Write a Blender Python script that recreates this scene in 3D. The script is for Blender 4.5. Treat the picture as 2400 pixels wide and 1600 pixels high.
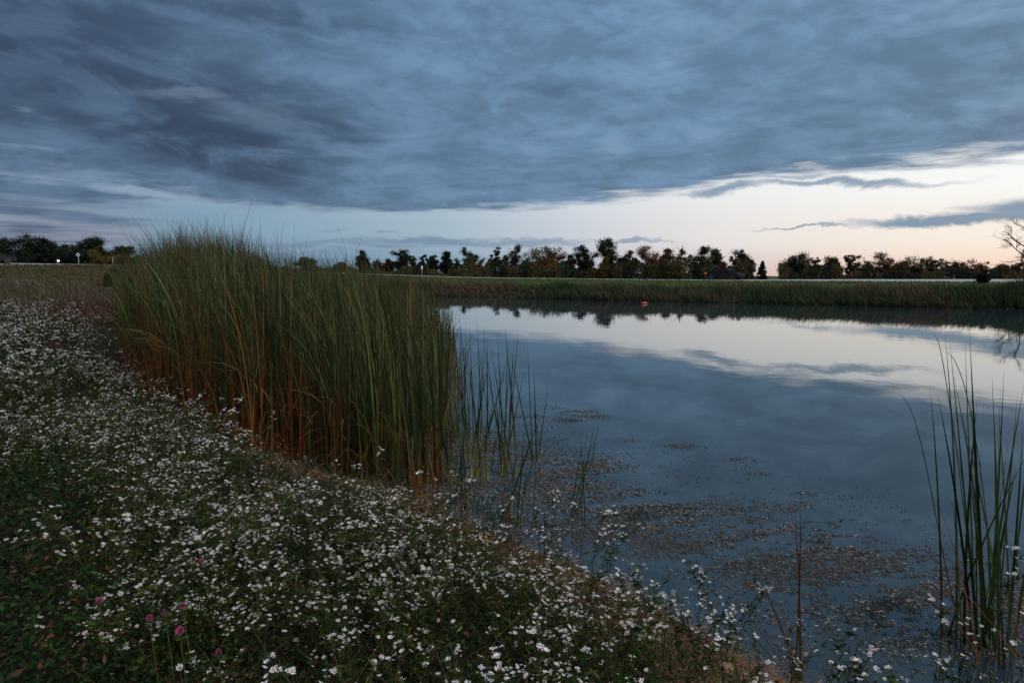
import bpy, math, random
import numpy as np
from mathutils import Matrix, Vector
rng = np.random.default_rng(7)
random.seed(7)
R = math.radians
for o in list(bpy.data.objects): bpy.data.objects.remove(o)
scene = bpy.context.scene
col = scene.collection

# ------------------------------------------------------------------ camera
CAM_H = 1.6
FPX = 1600.0                         # focal length in pixels of the 2400 px wide photograph
PITCH = math.atan(164 / FPX); ROLL = math.atan(0.0165)
fwd = np.array([0, math.cos(PITCH), -math.sin(PITCH)])
r0 = np.array([1.0, 0, 0]); u0 = np.cross(r0, fwd)
cr = math.cos(ROLL) * r0 + math.sin(ROLL) * u0
cu = -math.sin(ROLL) * r0 + math.cos(ROLL) * u0
cam_d = bpy.data.cameras.new('camera'); cam = bpy.data.objects.new('camera', cam_d); col.objects.link(cam)
cam_d.sensor_width = 36; cam_d.lens = FPX / 2400 * 36; cam_d.clip_start = 0.05; cam_d.clip_end = 6000
M = Matrix(((cr[0], cu[0], -fwd[0], 0), (cr[1], cu[1], -fwd[1], 0), (cr[2], cu[2], -fwd[2], CAM_H), (0, 0, 0, 1)))
cam.matrix_world = M
scene.camera = cam

def ray(px, py):
    px = np.asarray(px, float); py = np.asarray(py, float)
    d = fwd + ((px - 1200) / FPX)[..., None] * cr + ((800 - py) / FPX)[..., None] * cu
    return d / np.linalg.norm(d, axis=-1, keepdims=True)
def onz(px, py, z=0.0):              # where the line of sight meets height z
    d = ray(px, py); t = (z - CAM_H) / d[..., 2]
    return np.array([0, 0, CAM_H]) + d * np.asarray(t)[..., None]
def ondepth(px, py, Y):              # a point at ground distance Y
    d = ray(px, py); t = np.asarray(Y) / d[..., 1]
    return np.array([0, 0, CAM_H]) + d * np.asarray(t)[..., None]
def toaz(px, py):
    d = ray(px, py); return float(math.atan2(d[0], d[1])), float(math.asin(d[2]))
def project(P):
    P = np.asarray(P, float) - np.array([0, 0, CAM_H])
    z = P @ fwd; z = np.where(np.abs(z) < 1e-6, 1e-6, z)
    return 1200 + FPX * (P @ cr) / z, 800 - FPX * (P @ cu) / z

# ------------------------------------------------------------------ sky
SUN_AZ, SUN_EL = R(52), R(4)
world = bpy.data.worlds.new('World'); scene.world = world; world.use_nodes = True
nt = world.node_tree; nt.nodes.clear()
class G:
    """small helper that writes node maths as expressions"""
    def __init__(s, nt): s.nt = nt
    def n(s, t, **kw):
        a = s.nt.nodes.new(t)
        for k, v in kw.items(): setattr(a, k, v)
        return a
    def put(s, sock, v):
        if isinstance(v, bpy.types.NodeSocket): s.nt.links.new(v, sock)
        elif isinstance(v, (tuple, list)) and len(v) == 3 and sock.type == 'RGBA': sock.default_value = (*v, 1)
        else: sock.default_value = v
    def m(s, op, *a, clamp=False):
        q = s.n('ShaderNodeMath', operation=op, use_clamp=clamp)
        for i, v in enumerate(a): s.put(q.inputs[i], v)
        return q.outputs[0]
    def add(s, a, b): return s.m('ADD', a, b)
    def sub(s, a, b): return s.m('SUBTRACT', a, b)
    def mul(s, a, b): return s.m('MULTIPLY', a, b)
    def div(s, a, b): return s.m('DIVIDE', a, b)
    def sm(s, v, lo, hi, o0=0.0, o1=1.0):
        q = s.n('ShaderNodeMapRange', interpolation_type='SMOOTHSTEP', clamp=True)
        for k, x in (('Value', v), ('From Min', lo), ('From Max', hi), ('To Min', o0), ('To Max', o1)): s.put(q.inputs[k], x)
        return q.outputs[0]
    def comb(s, x, y, z=0.0):
        q = s.n('ShaderNodeCombineXYZ')
        for i, v in enumerate((x, y, z)): s.put(q.inputs[i], v)
        return q.outputs[0]
    def noise(s, vec, scale, detail=5, rough=0.55, dist=0.0):
        q = s.n('ShaderNodeTexNoise')
        s.put(q.inputs['Vector'], vec); q.inputs['Scale'].default_value = scale; q.inputs['Detail'].default_value = detail
        q.inputs['Roughness'].default_value = rough; q.inputs['Distortion'].default_value = dist
        return q.outputs['Fac']
    def mix(s, f, a, b, blend='MIX'):
        q = s.n('ShaderNodeMix', data_type='RGBA', blend_type=blend)
        s.put(q.inputs[0], f); s.put(q.inputs[6], a); s.put(q.inputs[7], b)
        return q.outputs[2]
    def ramp(s, f, stops, interp='LINEAR'):
        q = s.n('ShaderNodeValToRGB'); q.color_ramp.interpolation = interp
        while len(q.color_ramp.elements) < len(stops): q.color_ramp.elements.new(0.5)
        for e, (p, c) in zip(q.color_ramp.elements, stops): e.position = p; e.color = (*c, 1)
        s.put(q.inputs[0], f); return q.outputs[0]
def lin(r, g, b):
    f = lambda c: (c / 255 / 12.92) if c <= 10 else ((c / 255 + 0.055) / 1.055) ** 2.4
    return (f(r), f(g), f(b))

g = G(nt)
tc = g.n('ShaderNodeTexCoord'); sp = g.n('ShaderNodeSeparateXYZ'); nt.links.new(tc.outputs['Generated'], sp.inputs[0])
DX, DY, DZ = sp.outputs
az = g.m('ARCTAN2', DX, DY); el = g.m('ARCSINE', DZ)
elp = g.m('MAXIMUM', el, 0.0)
den = g.add(g.m('MAXIMUM', DZ, 0.0), 0.02)
PX, PY = g.div(DX, den), g.div(DY, den)
S = g.mul(g.sub(PY, PX), 0.7071); T = g.mul(g.add(PX, PY), 0.7071)      # along and across the edge of the deck
# warps for ragged edges
streakv = g.comb(g.mul(az, 3.2), g.mul(el, 22.0))
w1 = g.sub(g.noise(streakv, 2.2, 6, 0.6), 0.5)
w2 = g.sub(g.noise(g.comb(g.mul(az, 5.0), g.mul(el, 13.0), 4.7), 1.7, 7, 0.62, 0.4), 0.5)
w3 = g.sub(g.noise(g.comb(g.mul(S, 0.5), g.mul(T, 1.3), 2.0), 1.6, 7, 0.6, 0.5), 0.5)
w4 = g.sub(g.noise(g.comb(g.mul(S, 0.35), g.mul(T, 0.8), 7.0), 1.1, 5, 0.55, 0.8), 0.5)
azw = g.add(az, g.mul(w1, 0.11)); elw = g.add(el, g.mul(w2, 0.05))

def blob(px, py, hw, hh, slope=0.0, soft=1.0, fine=True):
    """soft ellipse in azimuth and elevation; returns 1 in the middle and 0 outside"""
    a, e = toaz(px, py); a2, e2 = toaz(px + hw, py - slope * hw)
    sa = math.hypot(a2 - a, e2 - e); ang = math.atan2(e2 - e, a2 - a)
    _, e3 = toaz(px, py - hh); se = abs(e3 - e)
    A, E = (azw, elw) if fine else (az, el)
    da, de = g.sub(A, a), g.sub(E, e)
    c, s_ = math.cos(ang), math.sin(ang)
    x = g.div(g.add(g.mul(da, c), g.mul(de, s_)), sa); y = g.div(g.sub(g.mul(de, c), g.mul(da, s_)), se)
    r = g.m('SQRT', g.add(g.mul(x, x), g.mul(y, y)))
    return g.sm(r, 1.0 - 0.5 * soft, 1.0 + 0.5 * soft, 1.0, 0.0)
def maxm(*a):
    v = a[0]
    for b in a[1:]: v = g.m('MAXIMUM', v, b)
    return v

# clear sky under the deck: pale in the west (right), blue to the left, peach at the horizon
hx = g.sm(az, -0.55, 0.62)
clear_hor = g.ramp(hx, [(0, lin(96, 132, 160)), (0.35, lin(128, 158, 180)), (0.6, lin(176, 180, 194)), (0.82, lin(206, 190, 190)), (1, lin(232, 200, 184))])
clear_mid = g.ramp(hx, [(0, lin(120, 152, 175)), (0.35, lin(160, 182, 197)), (0.6, lin(200, 205, 214)), (0.82, lin(226, 222, 220)), (1, lin(238, 230, 220))])
clear_top = g.ramp(hx, [(0, lin(128, 158, 184)), (0.35, lin(176, 192, 208)), (0.6, lin(214, 220, 228)), (0.82, lin(232, 234, 236)), (1, lin(240, 243, 243))])
clear = g.mix(g.sm(el, 0.0, 0.055), clear_hor, clear_mid)
clear = g.mix(g.sm(el, 0.05, 0.13), clear, clear_top)

# cloud deck colour
left_dark = g.sm(g.add(az, g.mul(w4, 0.25)), -0.75, 0.15)
deck = g.mix(left_dark, lin(70, 90, 117), lin(99, 130, 161))
deck = g.mix(g.mul(g.sm(az, 0.25, 0.7), 0.6), deck, lin(98, 126, 152))
deck = g.mix(g.mul(g.sm(el, 0.30, 0.08), 0.45), deck, lin(86, 112, 138))
tex = g.noise(g.comb(g.mul(S, 0.8), g.mul(T, 1.35), 0.3), 1.4, 10, 0.58, 0.5)
tex2 = g.noise(g.comb(g.mul(az, 4.0), g.add(g.mul(el, 10.5), g.mul(az, 1.0)), 9.0), 2.3, 10, 0.60, 0.6)
tex3 = g.noise(g.comb(g.mul(az, 8.0), g.mul(el, 20.0), 1.3), 1.6, 10, 0.62, 0.7)
tv = g.add(g.mul(tex, 0.30), g.add(g.mul(tex2, 0.38), g.mul(tex3, 0.32)))
gain = g.sm(tv, 0.39, 0.61, 0.86, 1.34)
deck = g.mix(1.0, deck, g.comb(gain, gain, gain), 'MULTIPLY')
deck = g.mix(g.mul(g.sm(tv, 0.52, 0.66), g.sm(az, -0.3, 0.4, 0.05, 0.30)), deck, lin(146, 160, 178))
# named dark clouds in the upper left, as in the photograph
darks = maxm(g.mul(blob(230, 180, 520, 75, -0.16, 1.3), 0.85), g.mul(blob(330, 300, 190, 38, -0.08, 1.0), 0.75),
             g.mul(blob(480, 330, 260, 75, -0.28, 1.1), 0.95), g.mul(blob(760, 300, 130, 26, -0.24, 1.0), 0.62),
             g.mul(blob(560, 390, 170, 40, -0.16, 1.1), 0.8), g.mul(blob(60, 80, 330, 120, 0.0, 1.4), 0.7),
             g.mul(blob(640, 40, 240, 45, -0.15, 1.4), 0.5), g.mul(blob(60, 270, 170, 32, -0.1, 1.2), 0.55),
             g.mul(blob(1330, 215, 90, 26, -0.1, 1.3), 0.3))
deck = g.mix(g.mul(darks, g.sm(tex2, 0.42, 0.62, 1.0, 0.35)), deck, lin(52, 67, 90))
lights = maxm(g.mul(blob(430, 222, 110, 16, -0.05, 1.3), 0.45), g.mul(blob(600, 270, 90, 26, -0.2, 1.4), 0.3), g.mul(blob(170, 405, 90, 16, -0.05, 1.2), 0.6),
              g.mul(blob(330, 450, 130, 12, -0.12, 1.1), 1.4), g.mul(blob(450, 478, 120, 7, -0.06, 1.2), 1.2), g.mul(blob(1650, 100, 190, 18, 0.5, 1.5), 0.25))
deck = g.mix(g.mul(lights, 0.6), deck, lin(140, 160, 185))
# where the deck is: its edge runs diagonally, the far left is closed down to the horizon
edge = g.add(T, g.add(g.mul(w3, 0.75), g.mul(w1, 1.3)))
def T_of(px, py):
    d = ray(px, py); dn = max(d[2], 0) + 0.02; return (d[0] + d[1]) / dn * 0.7071
fc = nt.nodes.new('ShaderNodeFloatCurve'); cv = fc.mapping.curves[0]
epts = [(toaz(x, y)[0], T_of(x, y)) for x, y in ((-200, 430), (150, 440), (420, 455), (640, 478), (850, 492), (1100, 488), (1400, 467), (1700, 422), (2100, 388), (2400, 342), (2700, 300))]
while len(cv.points) < len(epts): cv.points.new(0.5, 0.5)
for p_, (a_, t_) in zip(cv.points, epts): p_.location = ((a_ + 1) / 2, t_ / 12)
fc.mapping.extend = 'HORIZONTAL'; fc.mapping.update()
nt.links.new(g.mul(g.add(az, 1.0), 0.5), fc.inputs['Value'])
thr = g.mul(fc.outputs[0], 12.0)
m_deck = g.sm(g.sub(g.add(T, g.add(g.mul(w3, 0.9), g.mul(w1, 2.5))), thr), -0.3, 0.55, 1.0, 0.0)
m_left = g.mul(g.sm(g.add(az, g.add(g.mul(w1, 0.28), g.mul(el, 0.25))), -0.54, -0.42, 1.0, 0.0), 1.0)
streak = g.noise(g.comb(g.mul(az, 2.2), g.mul(el, 40.0), 3.1), 2.0, 6, 0.55, 0.3)
m_left = g.mul(m_left, g.sm(streak, 0.33, 0.52, 0.45, 1.0))
lowcl = maxm(g.mul(blob(760, 575, 300, 10, -0.01, 1.2), 0.75), g.mul(blob(1010, 568, 170, 9, -0.01, 1.2), 0.85), g.mul(blob(1230, 572, 130, 7, 0, 1.2), 0.75),
             g.mul(blob(1480, 566, 95, 5, -0.03, 1.2), 0.75), g.mul(blob(780, 538, 38, 4, 0, 1.2), 0.7), g.mul(blob(920, 547, 28, 4, 0, 1.2), 0.7),
             g.mul(blob(620, 596, 420, 7, 0.0, 1.4), 0.6), g.mul(blob(1700, 447, 95, 10, 0.12, 1.3), 0.9), g.mul(blob(1970, 432, 240, 7.5, 0.045, 1.3), 0.9),
             g.mul(blob(1860, 418, 90, 7, 0.08, 1.0), 0.7), g.mul(blob(2280, 517, 320, 13, 0.03, 1.0), 1.0), g.mul(blob(2430, 488, 180, 24, 0.10, 1.1), 1.0),
             g.mul(blob(1880, 531, 110, 3.5, 0.02, 0.8), 0.8))
mask = maxm(m_deck, m_left, lowcl)
pink = g.mul(g.sm(streak, 0.42, 0.62, 1.0, 0.0), g.sm(el, 0.01, 0.10, 0.75, 0.0))
cloudc = g.mix(g.mul(pink, g.sm(az, -0.6, 0.1, 0.75, 0.2)), deck, lin(176, 170, 182))
lowc = g.mix(g.sm(az, -0.3, 0.5), lin(98, 132, 160), lin(120, 146, 170))
cloudc = g.mix(g.mul(lowcl, g.m('SUBTRACT', 1.0, m_deck)), cloudc, lowc)
skyc = g.mix(mask, clear, cloudc)
rim = g.mul(g.mul(mask, g.m('SUBTRACT', 1.0, mask)), 1.6)
skyc = g.mix(g.mul(rim, g.sm(az, -0.5, 0.4, 0.15, 0.3)), skyc, lin(214, 214, 220))
# beyond the frame the sky goes on: low east side is dull blue-grey
nis = g.n('ShaderNodeTexSky', sky_type='NISHITA'); nis.sun_disc = False
nis.sun_elevation = SUN_EL; nis.sun_rotation = SUN_AZ; nis.air_density = 1.0; nis.dust_density = 1.0
bg1 = g.n('ShaderNodeBackground'); nt.links.new(skyc, bg1.inputs[0]); bg1.inputs[1].default_value = 1.03
bg2 = g.n('ShaderNodeBackground'); nt.links.new(nis.outputs[0], bg2.inputs[0]); bg2.inputs[1].default_value = 0.004
ads = g.n('ShaderNodeAddShader'); nt.links.new(bg1.outputs[0], ads.inputs[0]); nt.links.new(bg2.outputs[0], ads.inputs[1])
wo = g.n('ShaderNodeOutputWorld'); nt.links.new(ads.outputs[0], wo.inputs[0])
world.cycles.sampling_method = 'MANUAL'; world.cycles.sample_map_resolution = 512

sl = bpy.data.lights.new('fill_light', 'SUN'); so = bpy.data.objects.new('fill_light', sl); col.objects.link(so)
sl.energy = 2.7; sl.angle = R(55); sl.color = (1.0, 0.90, 0.80)  # soft fill added behind the camera to brighten the foreground, not the evening sun
LAZ, LEL = R(140), R(52)
sd = Vector((math.sin(LAZ) * math.cos(LEL), math.cos(LAZ) * math.cos(LEL), math.sin(LEL)))
so.rotation_euler = sd.to_track_quat('Z', 'Y').to_euler()

vs = scene.view_settings
scene.display_settings.display_device = 'sRGB'
vs.view_transform = 'Standard'; vs.look = 'None'; vs.exposure = 0.0; vs.gamma = 1.0; vs.use_curve_mapping = False
scene.cycles.max_bounces = 6; scene.cycles.transparent_max_bounces = 8; scene.cycles.diffuse_bounces = 2
scene.cycles.caustics_reflective = False; scene.cycles.caustics_refractive = False

# ------------------------------------------------------------------ mesh helpers
class MB:
    def __init__(s): s.V = []; s.F = []; s.C = []; s.n = 0
    def add(s, V, F, C):
        V = np.asarray(V, float).reshape(-1, 3); F = np.asarray(F, int)
        C = np.asarray(C, float)
        if C.ndim == 1: C = np.tile(C, (len(V), 1))
        s.V.append(V); s.F.append(F + s.n); s.C.append(C); s.n += len(V); return s
    def merged(s):
        return np.concatenate(s.V), s.F, np.concatenate(s.C)
    def mesh(s, name, mats, smooth=False):
        V, Fs, C = s.merged()
        me = bpy.data.meshes.new(name); me.vertices.add(len(V)); me.vertices.foreach_set('co', V.astype(np.float32).ravel())
        loops = np.concatenate([f.ravel() for f in Fs]); tot = np.concatenate([np.full(len(f), f.shape[1]) for f in Fs])
        me.loops.add(len(loops)); me.loops.foreach_set('vertex_index', loops.astype(np.int32))
        me.polygons.add(len(tot)); st = np.concatenate([[0], np.cumsum(tot)[:-1]])
        me.polygons.foreach_set('loop_start', st.astype(np.int32))
        try: me.polygons.foreach_set('loop_total', tot.astype(np.int32))
        except Exception: pass
        if smooth: me.polygons.foreach_set('use_smooth', np.ones(len(tot), bool))
        ca = me.color_attributes.new('Col', 'FLOAT_COLOR', 'POINT')
        ca.data.foreach_set('color', np.concatenate([C[:, :3], np.ones((len(C), 1))], 1).astype(np.float32).ravel())
        me.update(calc_edges=True)
        for m_ in (mats if isinstance(mats, (list, tuple)) else [mats]): me.materials.append(m_)
        return me
def link(name, data, parent=None, **props):
    o = bpy.data.objects.new(name, data); col.objects.link(o)
    if parent is not None: o.parent = parent
    for k, v in props.items(): o[k] = v
    return o
def tag(o, label, cat, group=None, kind=None):
    o['label'] = label; o['category'] = cat
    if group: o['group'] = group
    if kind: o['kind'] = kind
    return o
def empty(name, loc):
    o = link(name, None); o.location = loc; o.empty_display_size = 0.1; return o
def nrm(v): return v / np.maximum(np.linalg.norm(v, axis=-1, keepdims=True), 1e-9)
def hsv(c, n, dv=0.25, dh=0.12):
    """n jittered copies of colour c"""
    v = np.exp(rng.normal(0, dv, (n, 1))); h = np.exp(rng.normal(0, dh, (n, 3)))
    return np.clip(np.asarray(c)[None] * v * h, 0, 0.95)

def blades(mb, base, L, d0, bend, width, cb, ct, k=5, facing=None, twist=0.0, split=0.45, soft=0.3, taper=2.2, pw=2.0):
    """ribbon leaves: base (N,3), length, start direction, bend vector, width, colours at base and top"""
    N = len(base); t = np.linspace(0, 1, k + 1)[None, :, None]
    L = np.asarray(L)[:, None, None]
    c = base[:, None, :] + L * (t * nrm(d0)[:, None, :] + t ** pw * bend[:, None, :])
    if facing is None: facing = rng.uniform(0, 2 * np.pi, N)
    ang = facing[:, None] + twist * t[0, :, 0][None]
    side = np.stack([np.cos(ang), np.sin(ang), np.zeros_like(ang)], -1)
    w = np.asarray(width)[:, None] * np.clip(1 - t[0, :, 0][None] ** taper, 0.05, 1) * 0.5
    V = np.stack([c - side * w[..., None], c + side * w[..., None]], 2)      # N,k+1,2,3
    f = np.clip((t[0, :, 0] - (split - soft)) / (2 * soft), 0, 1)[None, :, None]
    C = cb[:, None, :] * (1 - f) + ct[:, None, :] * f
    C = np.repeat(C[:, :, None, :], 2, 2)
    i = np.arange(N)[:, None] * (k + 1) * 2 + np.arange(k)[None] * 2
    F = np.stack([i, i + 1, i + 3, i + 2], -1).reshape(-1, 4)
    mb.add(V.reshape(-1, 3), F, C.reshape(-1, 3))
def tube(mb, pts, rad, color, n=3):
    pts = np.asarray(pts, float); rad = np.broadcast_to(rad, (len(pts),))
    tan = nrm(np.gradient(pts, axis=0)); a = nrm(np.cross(tan, np.array([0.3, 0.9, 0.2]))); b = np.cross(tan, a)
    th = np.arange(n) * 2 * np.pi / n
    V = pts[:, None] + rad[:, None, None] * (np.cos(th)[None, :, None] * a[:, None] + np.sin(th)[None, :, None] * b[:, None])
    K = len(pts); i = np.arange(K - 1)[:, None] * n; j = np.arange(n)[None]; j2 = (j + 1) % n
    F = np.stack([i + j, i + j2, i + n + j2, i + n + j], -1).reshape(-1, 4)
    mb.add(V.reshape(-1, 3), F, color)
def leaves(mb, P, size, asp, C, nrmup=0.3, diamond=True):
    """small leaf faces at P, random orientation"""
    N = len(P); a = nrm(rng.normal(size=(N, 3)) * np.array([1, 1, 1 - nrmup])); q = rng.normal(size=(N, 3)); b = nrm(np.cross(a, q))
    size = np.broadcast_to(size, (N,))[:, None]
    V = np.stack([P - a * size, P + b * size * asp, P + a * size, P - b * size * asp], 1)
    i = np.arange(N)[:, None] * 4
    mb.add(V.reshape(-1, 3), np.concatenate([i, i + 1, i + 2, i + 3], 1), np.repeat(C, 4, 0))
def box(mb, c, s, color, rz=0.0):
    x, y, z = np.array(s) / 2.0
    V = np.array([[sx * x, sy * y, sz * z] for sz in (-1, 1) for sy in (-1, 1) for sx in (-1, 1)])
    cr_, sr_ = math.cos(rz), math.sin(rz)
    V = V @ np.array([[cr_, sr_, 0], [-sr_, cr_, 0], [0, 0, 1]]) + np.array(c)
    mb.add(V, [[0, 2, 3, 1], [4, 5, 7, 6], [0, 1, 5, 4], [2, 6, 7, 3], [0, 4, 6, 2], [1, 3, 7, 5]], color)

# ------------------------------------------------------------------ materials
def mat(name, build):
    m_ = bpy.data.materials.new(name); m_.use_nodes = True; m_.node_tree.nodes.clear()
    q = G(m_.node_tree); out = q.n('ShaderNodeOutputMaterial'); sh = build(q); m_.node_tree.links.new(sh, out.inputs[0]); return m_
def attr(q):
    a = q.n('ShaderNodeAttribute'); a.attribute_name = 'Col'; return a.outputs['Color']
def princ(q, c, rough=0.6, spec=0.4, bump=None, emit=None, es=0):
    p = q.n('ShaderNodeBsdfPrincipled'); q.put(p.inputs['Base Color'], c); q.put(p.inputs['Roughness'], rough)
    p.inputs['Specular IOR Level'].default_value = spec
    if bump is not None: q.nt.links.new(bump, p.inputs['Normal'])
    if emit: p.inputs['Emission Color'].default_value = (*emit, 1); p.inputs['Emission Strength'].default_value = es
    return p.outputs[0]
def bumpn(q, h, strength, dist):
    b = q.n('ShaderNodeBump'); b.inputs['Strength'].default_value = strength; b.inputs['Distance'].default_value = dist
    q.nt.links.new(h, b.inputs['Height']); return b.outputs[0]
def leafmat(name, transl=0.3, rough=0.5, spec=0.3, vein=8.0):
    def f(q):
        geo = q.n('ShaderNodeTexCoord').outputs['Object']
        v = q.noise(geo, vein, 3)
        c = q.mix(1.0, attr(q), q.comb(q.sm(v, 0.3, 0.7, 0.75, 1.25), q.sm(v, 0.3, 0.7, 0.78, 1.22), q.sm(v, 0.3, 0.7, 0.85, 1.15)), 'MULTIPLY')
        a = princ(q, c, rough, spec)
        t = q.n('ShaderNodeBsdfTranslucent'); q.nt.links.new(c, t.inputs[0])
        mx = q.n('ShaderNodeMixShader'); mx.inputs[0].default_value = transl
        q.nt.links.new(a, mx.inputs[1]); q.nt.links.new(t.outputs[0], mx.inputs[2]); return mx.outputs[0]
    return mat(name, f)
M_reed = leafmat('reed_leaf', 0.25, 0.6, 0.12, 12.0)
M_leaf = leafmat('green_leaf', 0.3, 0.65, 0.10, 25.0)
M_petal = leafmat('aster_petal', 0.25, 0.6, 0.2, 60.0)
M_crown = leafmat('tree_foliage', 0.3, 0.6, 0.2, 0.8)
M_bark = mat('bark', lambda q: princ(q, q.mix(1.0, attr(q), q.ramp(q.noise(q.n('ShaderNodeTexCoord').outputs['Object'], 14, 5), [(0.3, (0.5, 0.5, 0.5)), (0.7, (1.3, 1.3, 1.3))]), 'MULTIPLY'), 0.85, 0.2))
M_straw = leafmat('dry_straw', 0.1, 0.7, 0.2, 30.0)
def soil(q):
    P = q.n('ShaderNodeTexCoord').outputs['Object']
    sp_ = q.n('ShaderNodeSeparateXYZ'); q.nt.links.new(P, sp_.inputs[0])
    n1 = q.noise(P, 1.2, 8, 0.6); n2 = q.noise(P, 22, 6, 0.65); n3 = q.noise(P, 0.12, 6, 0.6)
    n4 = q.noise(q.comb(q.mul(sp_.outputs[0], 0.05), q.mul(sp_.outputs[1], 0.28)), 1.0, 6, 0.6)
    c = q.ramp(n2, [(0.3, (0.035, 0.018, 0.010)), (0.5, (0.085, 0.046, 0.026)), (0.72, (0.17, 0.10, 0.062))])
    c = q.mix(q.mul(q.sm(n1, 0.45, 0.65), 0.6), c, (0.055, 0.032, 0.02))
    c = q.mix(1.0, c, attr(q), 'MULTIPLY')
    far = q.sm(sp_.outputs[1], 13.0, 24.0)
    fieldc = q.ramp(n4, [(0.32, (0.035, 0.04, 0.018)), (0.42, (0.07, 0.05, 0.026)), (0.5, (0.05, 0.028, 0.02)), (0.6, (0.09, 0.07, 0.04)), (0.7, (0.05, 0.045, 0.02))])
    fieldc = q.mix(q.sm(sp_.outputs[0], -8.0, 6.0), fieldc, (0.055, 0.08, 0.025))
    fieldc = q.mix(q.mul(q.sm(n3, 0.4, 0.6), 0.5), fieldc, (0.05, 0.065, 0.025))
    c = q.mix(far, c, fieldc)
    h = q.add(q.mul(n2, 0.5), n1)
    return princ(q, c, 0.9, 0.15, bumpn(q, h, 1.0, 0.06))
M_ground = mat('soil_and_field', soil)
def waterm(q):
    P = q.n('ShaderNodeTexCoord').outputs['Object']
    n1 = q.noise(P, 1.4, 3, 0.5); n2 = q.noise(P, 7.0, 2, 0.5)
    b = bumpn(q, q.add(n1, q.mul(n2, 0.10)), 0.022, 0.06)
    gl = q.n('ShaderNodeBsdfGlossy'); gl.inputs['Roughness'].default_value = 0.016; gl.inputs[0].default_value = (0.97, 0.97, 0.96, 1); q.nt.links.new(b, gl.inputs['Normal'])
    df = q.n('ShaderNodeBsdfDiffuse'); df.inputs[0].default_value = (0.026, 0.048, 0.062, 1)
    tr = q.n('ShaderNodeBsdfTransparent'); tr.inputs[0].default_value = (0.55, 0.62, 0.62, 1)
    mx = q.n('ShaderNodeMixShader'); mx.inputs[0].default_value = 0.72; q.nt.links.new(tr.outputs[0], mx.inputs[1]); q.nt.links.new(df.outputs[0], mx.inputs[2])
    fr = q.n('ShaderNodeFresnel'); fr.inputs[0].default_value = 1.50; q.nt.links.new(b, fr.inputs['Normal'])
    m2 = q.n('ShaderNodeMixShader'); q.nt.links.new(fr.outputs[0], m2.inputs[0]); q.nt.links.new(mx.outputs[0], m2.inputs[1]); q.nt.links.new(gl.outputs[0], m2.inputs[2])
    return m2.outputs[0]
M_water = mat('pond_water', waterm)
def roadm(q):
    P = q.n('ShaderNodeTexCoord').outputs['Object']
    n = q.noise(P, 0.8, 6, 0.6)
    return princ(q, q.ramp(n, [(0.3, (0.27, 0.275, 0.285)), (0.7, (0.38, 0.385, 0.395))]), 0.55, 0.5)
M_road = mat('pale_concrete_road', roadm)
M_paint = mat('painted_metal', lambda q: princ(q, q.mix(1.0, attr(q), q.ramp(q.noise(q.n('ShaderNodeTexCoord').outputs['Object'], 6, 4), [(0.3, (0.8, 0.8, 0.8)), (0.7, (1.1, 1.1, 1.1))]), 'MULTIPLY'), 0.4, 0.5))
M_dull = mat('dark_car_paint', lambda q: princ(q, attr(q), 0.75, 0.12))
M_lampw = mat('lit_lamp_glass', lambda q: princ(q, (0.8, 0.7, 0.5), 0.4, 0.3, emit=(1.0, 0.82, 0.55), es=4))
M_lampy = mat('lit_amber_glass', lambda q: princ(q, (0.8, 0.5, 0.1), 0.4, 0.3, emit=(1.0, 0.55, 0.08), es=6))
M_tail = mat('lit_tail_glass', lambda q: princ(q, (0.6, 0.05, 0.02), 0.3, 0.5, emit=(1.0, 0.10, 0.02), es=1.2))

# ------------------------------------------------------------------ the lie of the land
shore_px = [(1850, 1600), (1700, 1530), (1560, 1450), (1480, 1400), (1350, 1335), (1250, 1290), (1100, 1228), (1000, 1180), (900, 1135), (750, 1075), (600, 1008), (500, 955), (430, 905), (370, 860)]
zat = lambda x: float(np.interp(x, [300, 420, 600, 760, 950], [.34, .32, .24, .10, 0.0]))
pond = [tuple(onz(x, y, zat(x))[:2]) for x, y in shore_px]
pond += [(-5.0, 11.0), (-6.9, 15.0), (-8.6, 22.0), (-9, 32.0), (-6.5, 42.0)]
pond += [tuple(onz(x, y)[:2]) for x, y in ((1080, 694), (1250, 699), (1425, 704), (1600, 707), (1800, 711), (2000, 716), (2200, 721), (2400, 724))]
pond += [(38, 36.5), (52, 30), (60, 15), (50, -4), (28, -9), (10, -5), (5.0, -1.0), (3.0, 1.1), (2.0, 2.0)]
pond = np.array(pond)
def vnoise(x, y, s, seed=0):
    x = np.asarray(x) * s + seed * 17.3; y = np.asarray(y) * s + seed * 5.1
    xi, yi = np.floor(x), np.floor(y); xf, yf = x - xi, y - yi
    h = lambda a, b: np.modf(np.abs(np.sin(a * 127.1 + b * 311.7 + seed) * 43758.5453))[0]
    u, v = xf * xf * (3 - 2 * xf), yf * yf * (3 - 2 * yf)
    return (h(xi, yi) * (1 - u) + h(xi + 1, yi) * u) * (1 - v) + (h(xi, yi + 1) * (1 - u) + h(xi + 1, yi + 1) * u) * v
def fbm(x, y, s, o=4, seed=0): return sum(vnoise(x, y, s * 2 ** i, seed + i) / 2 ** (i + 1) for i in range(o)) / (1 - 0.5 ** o)
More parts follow.
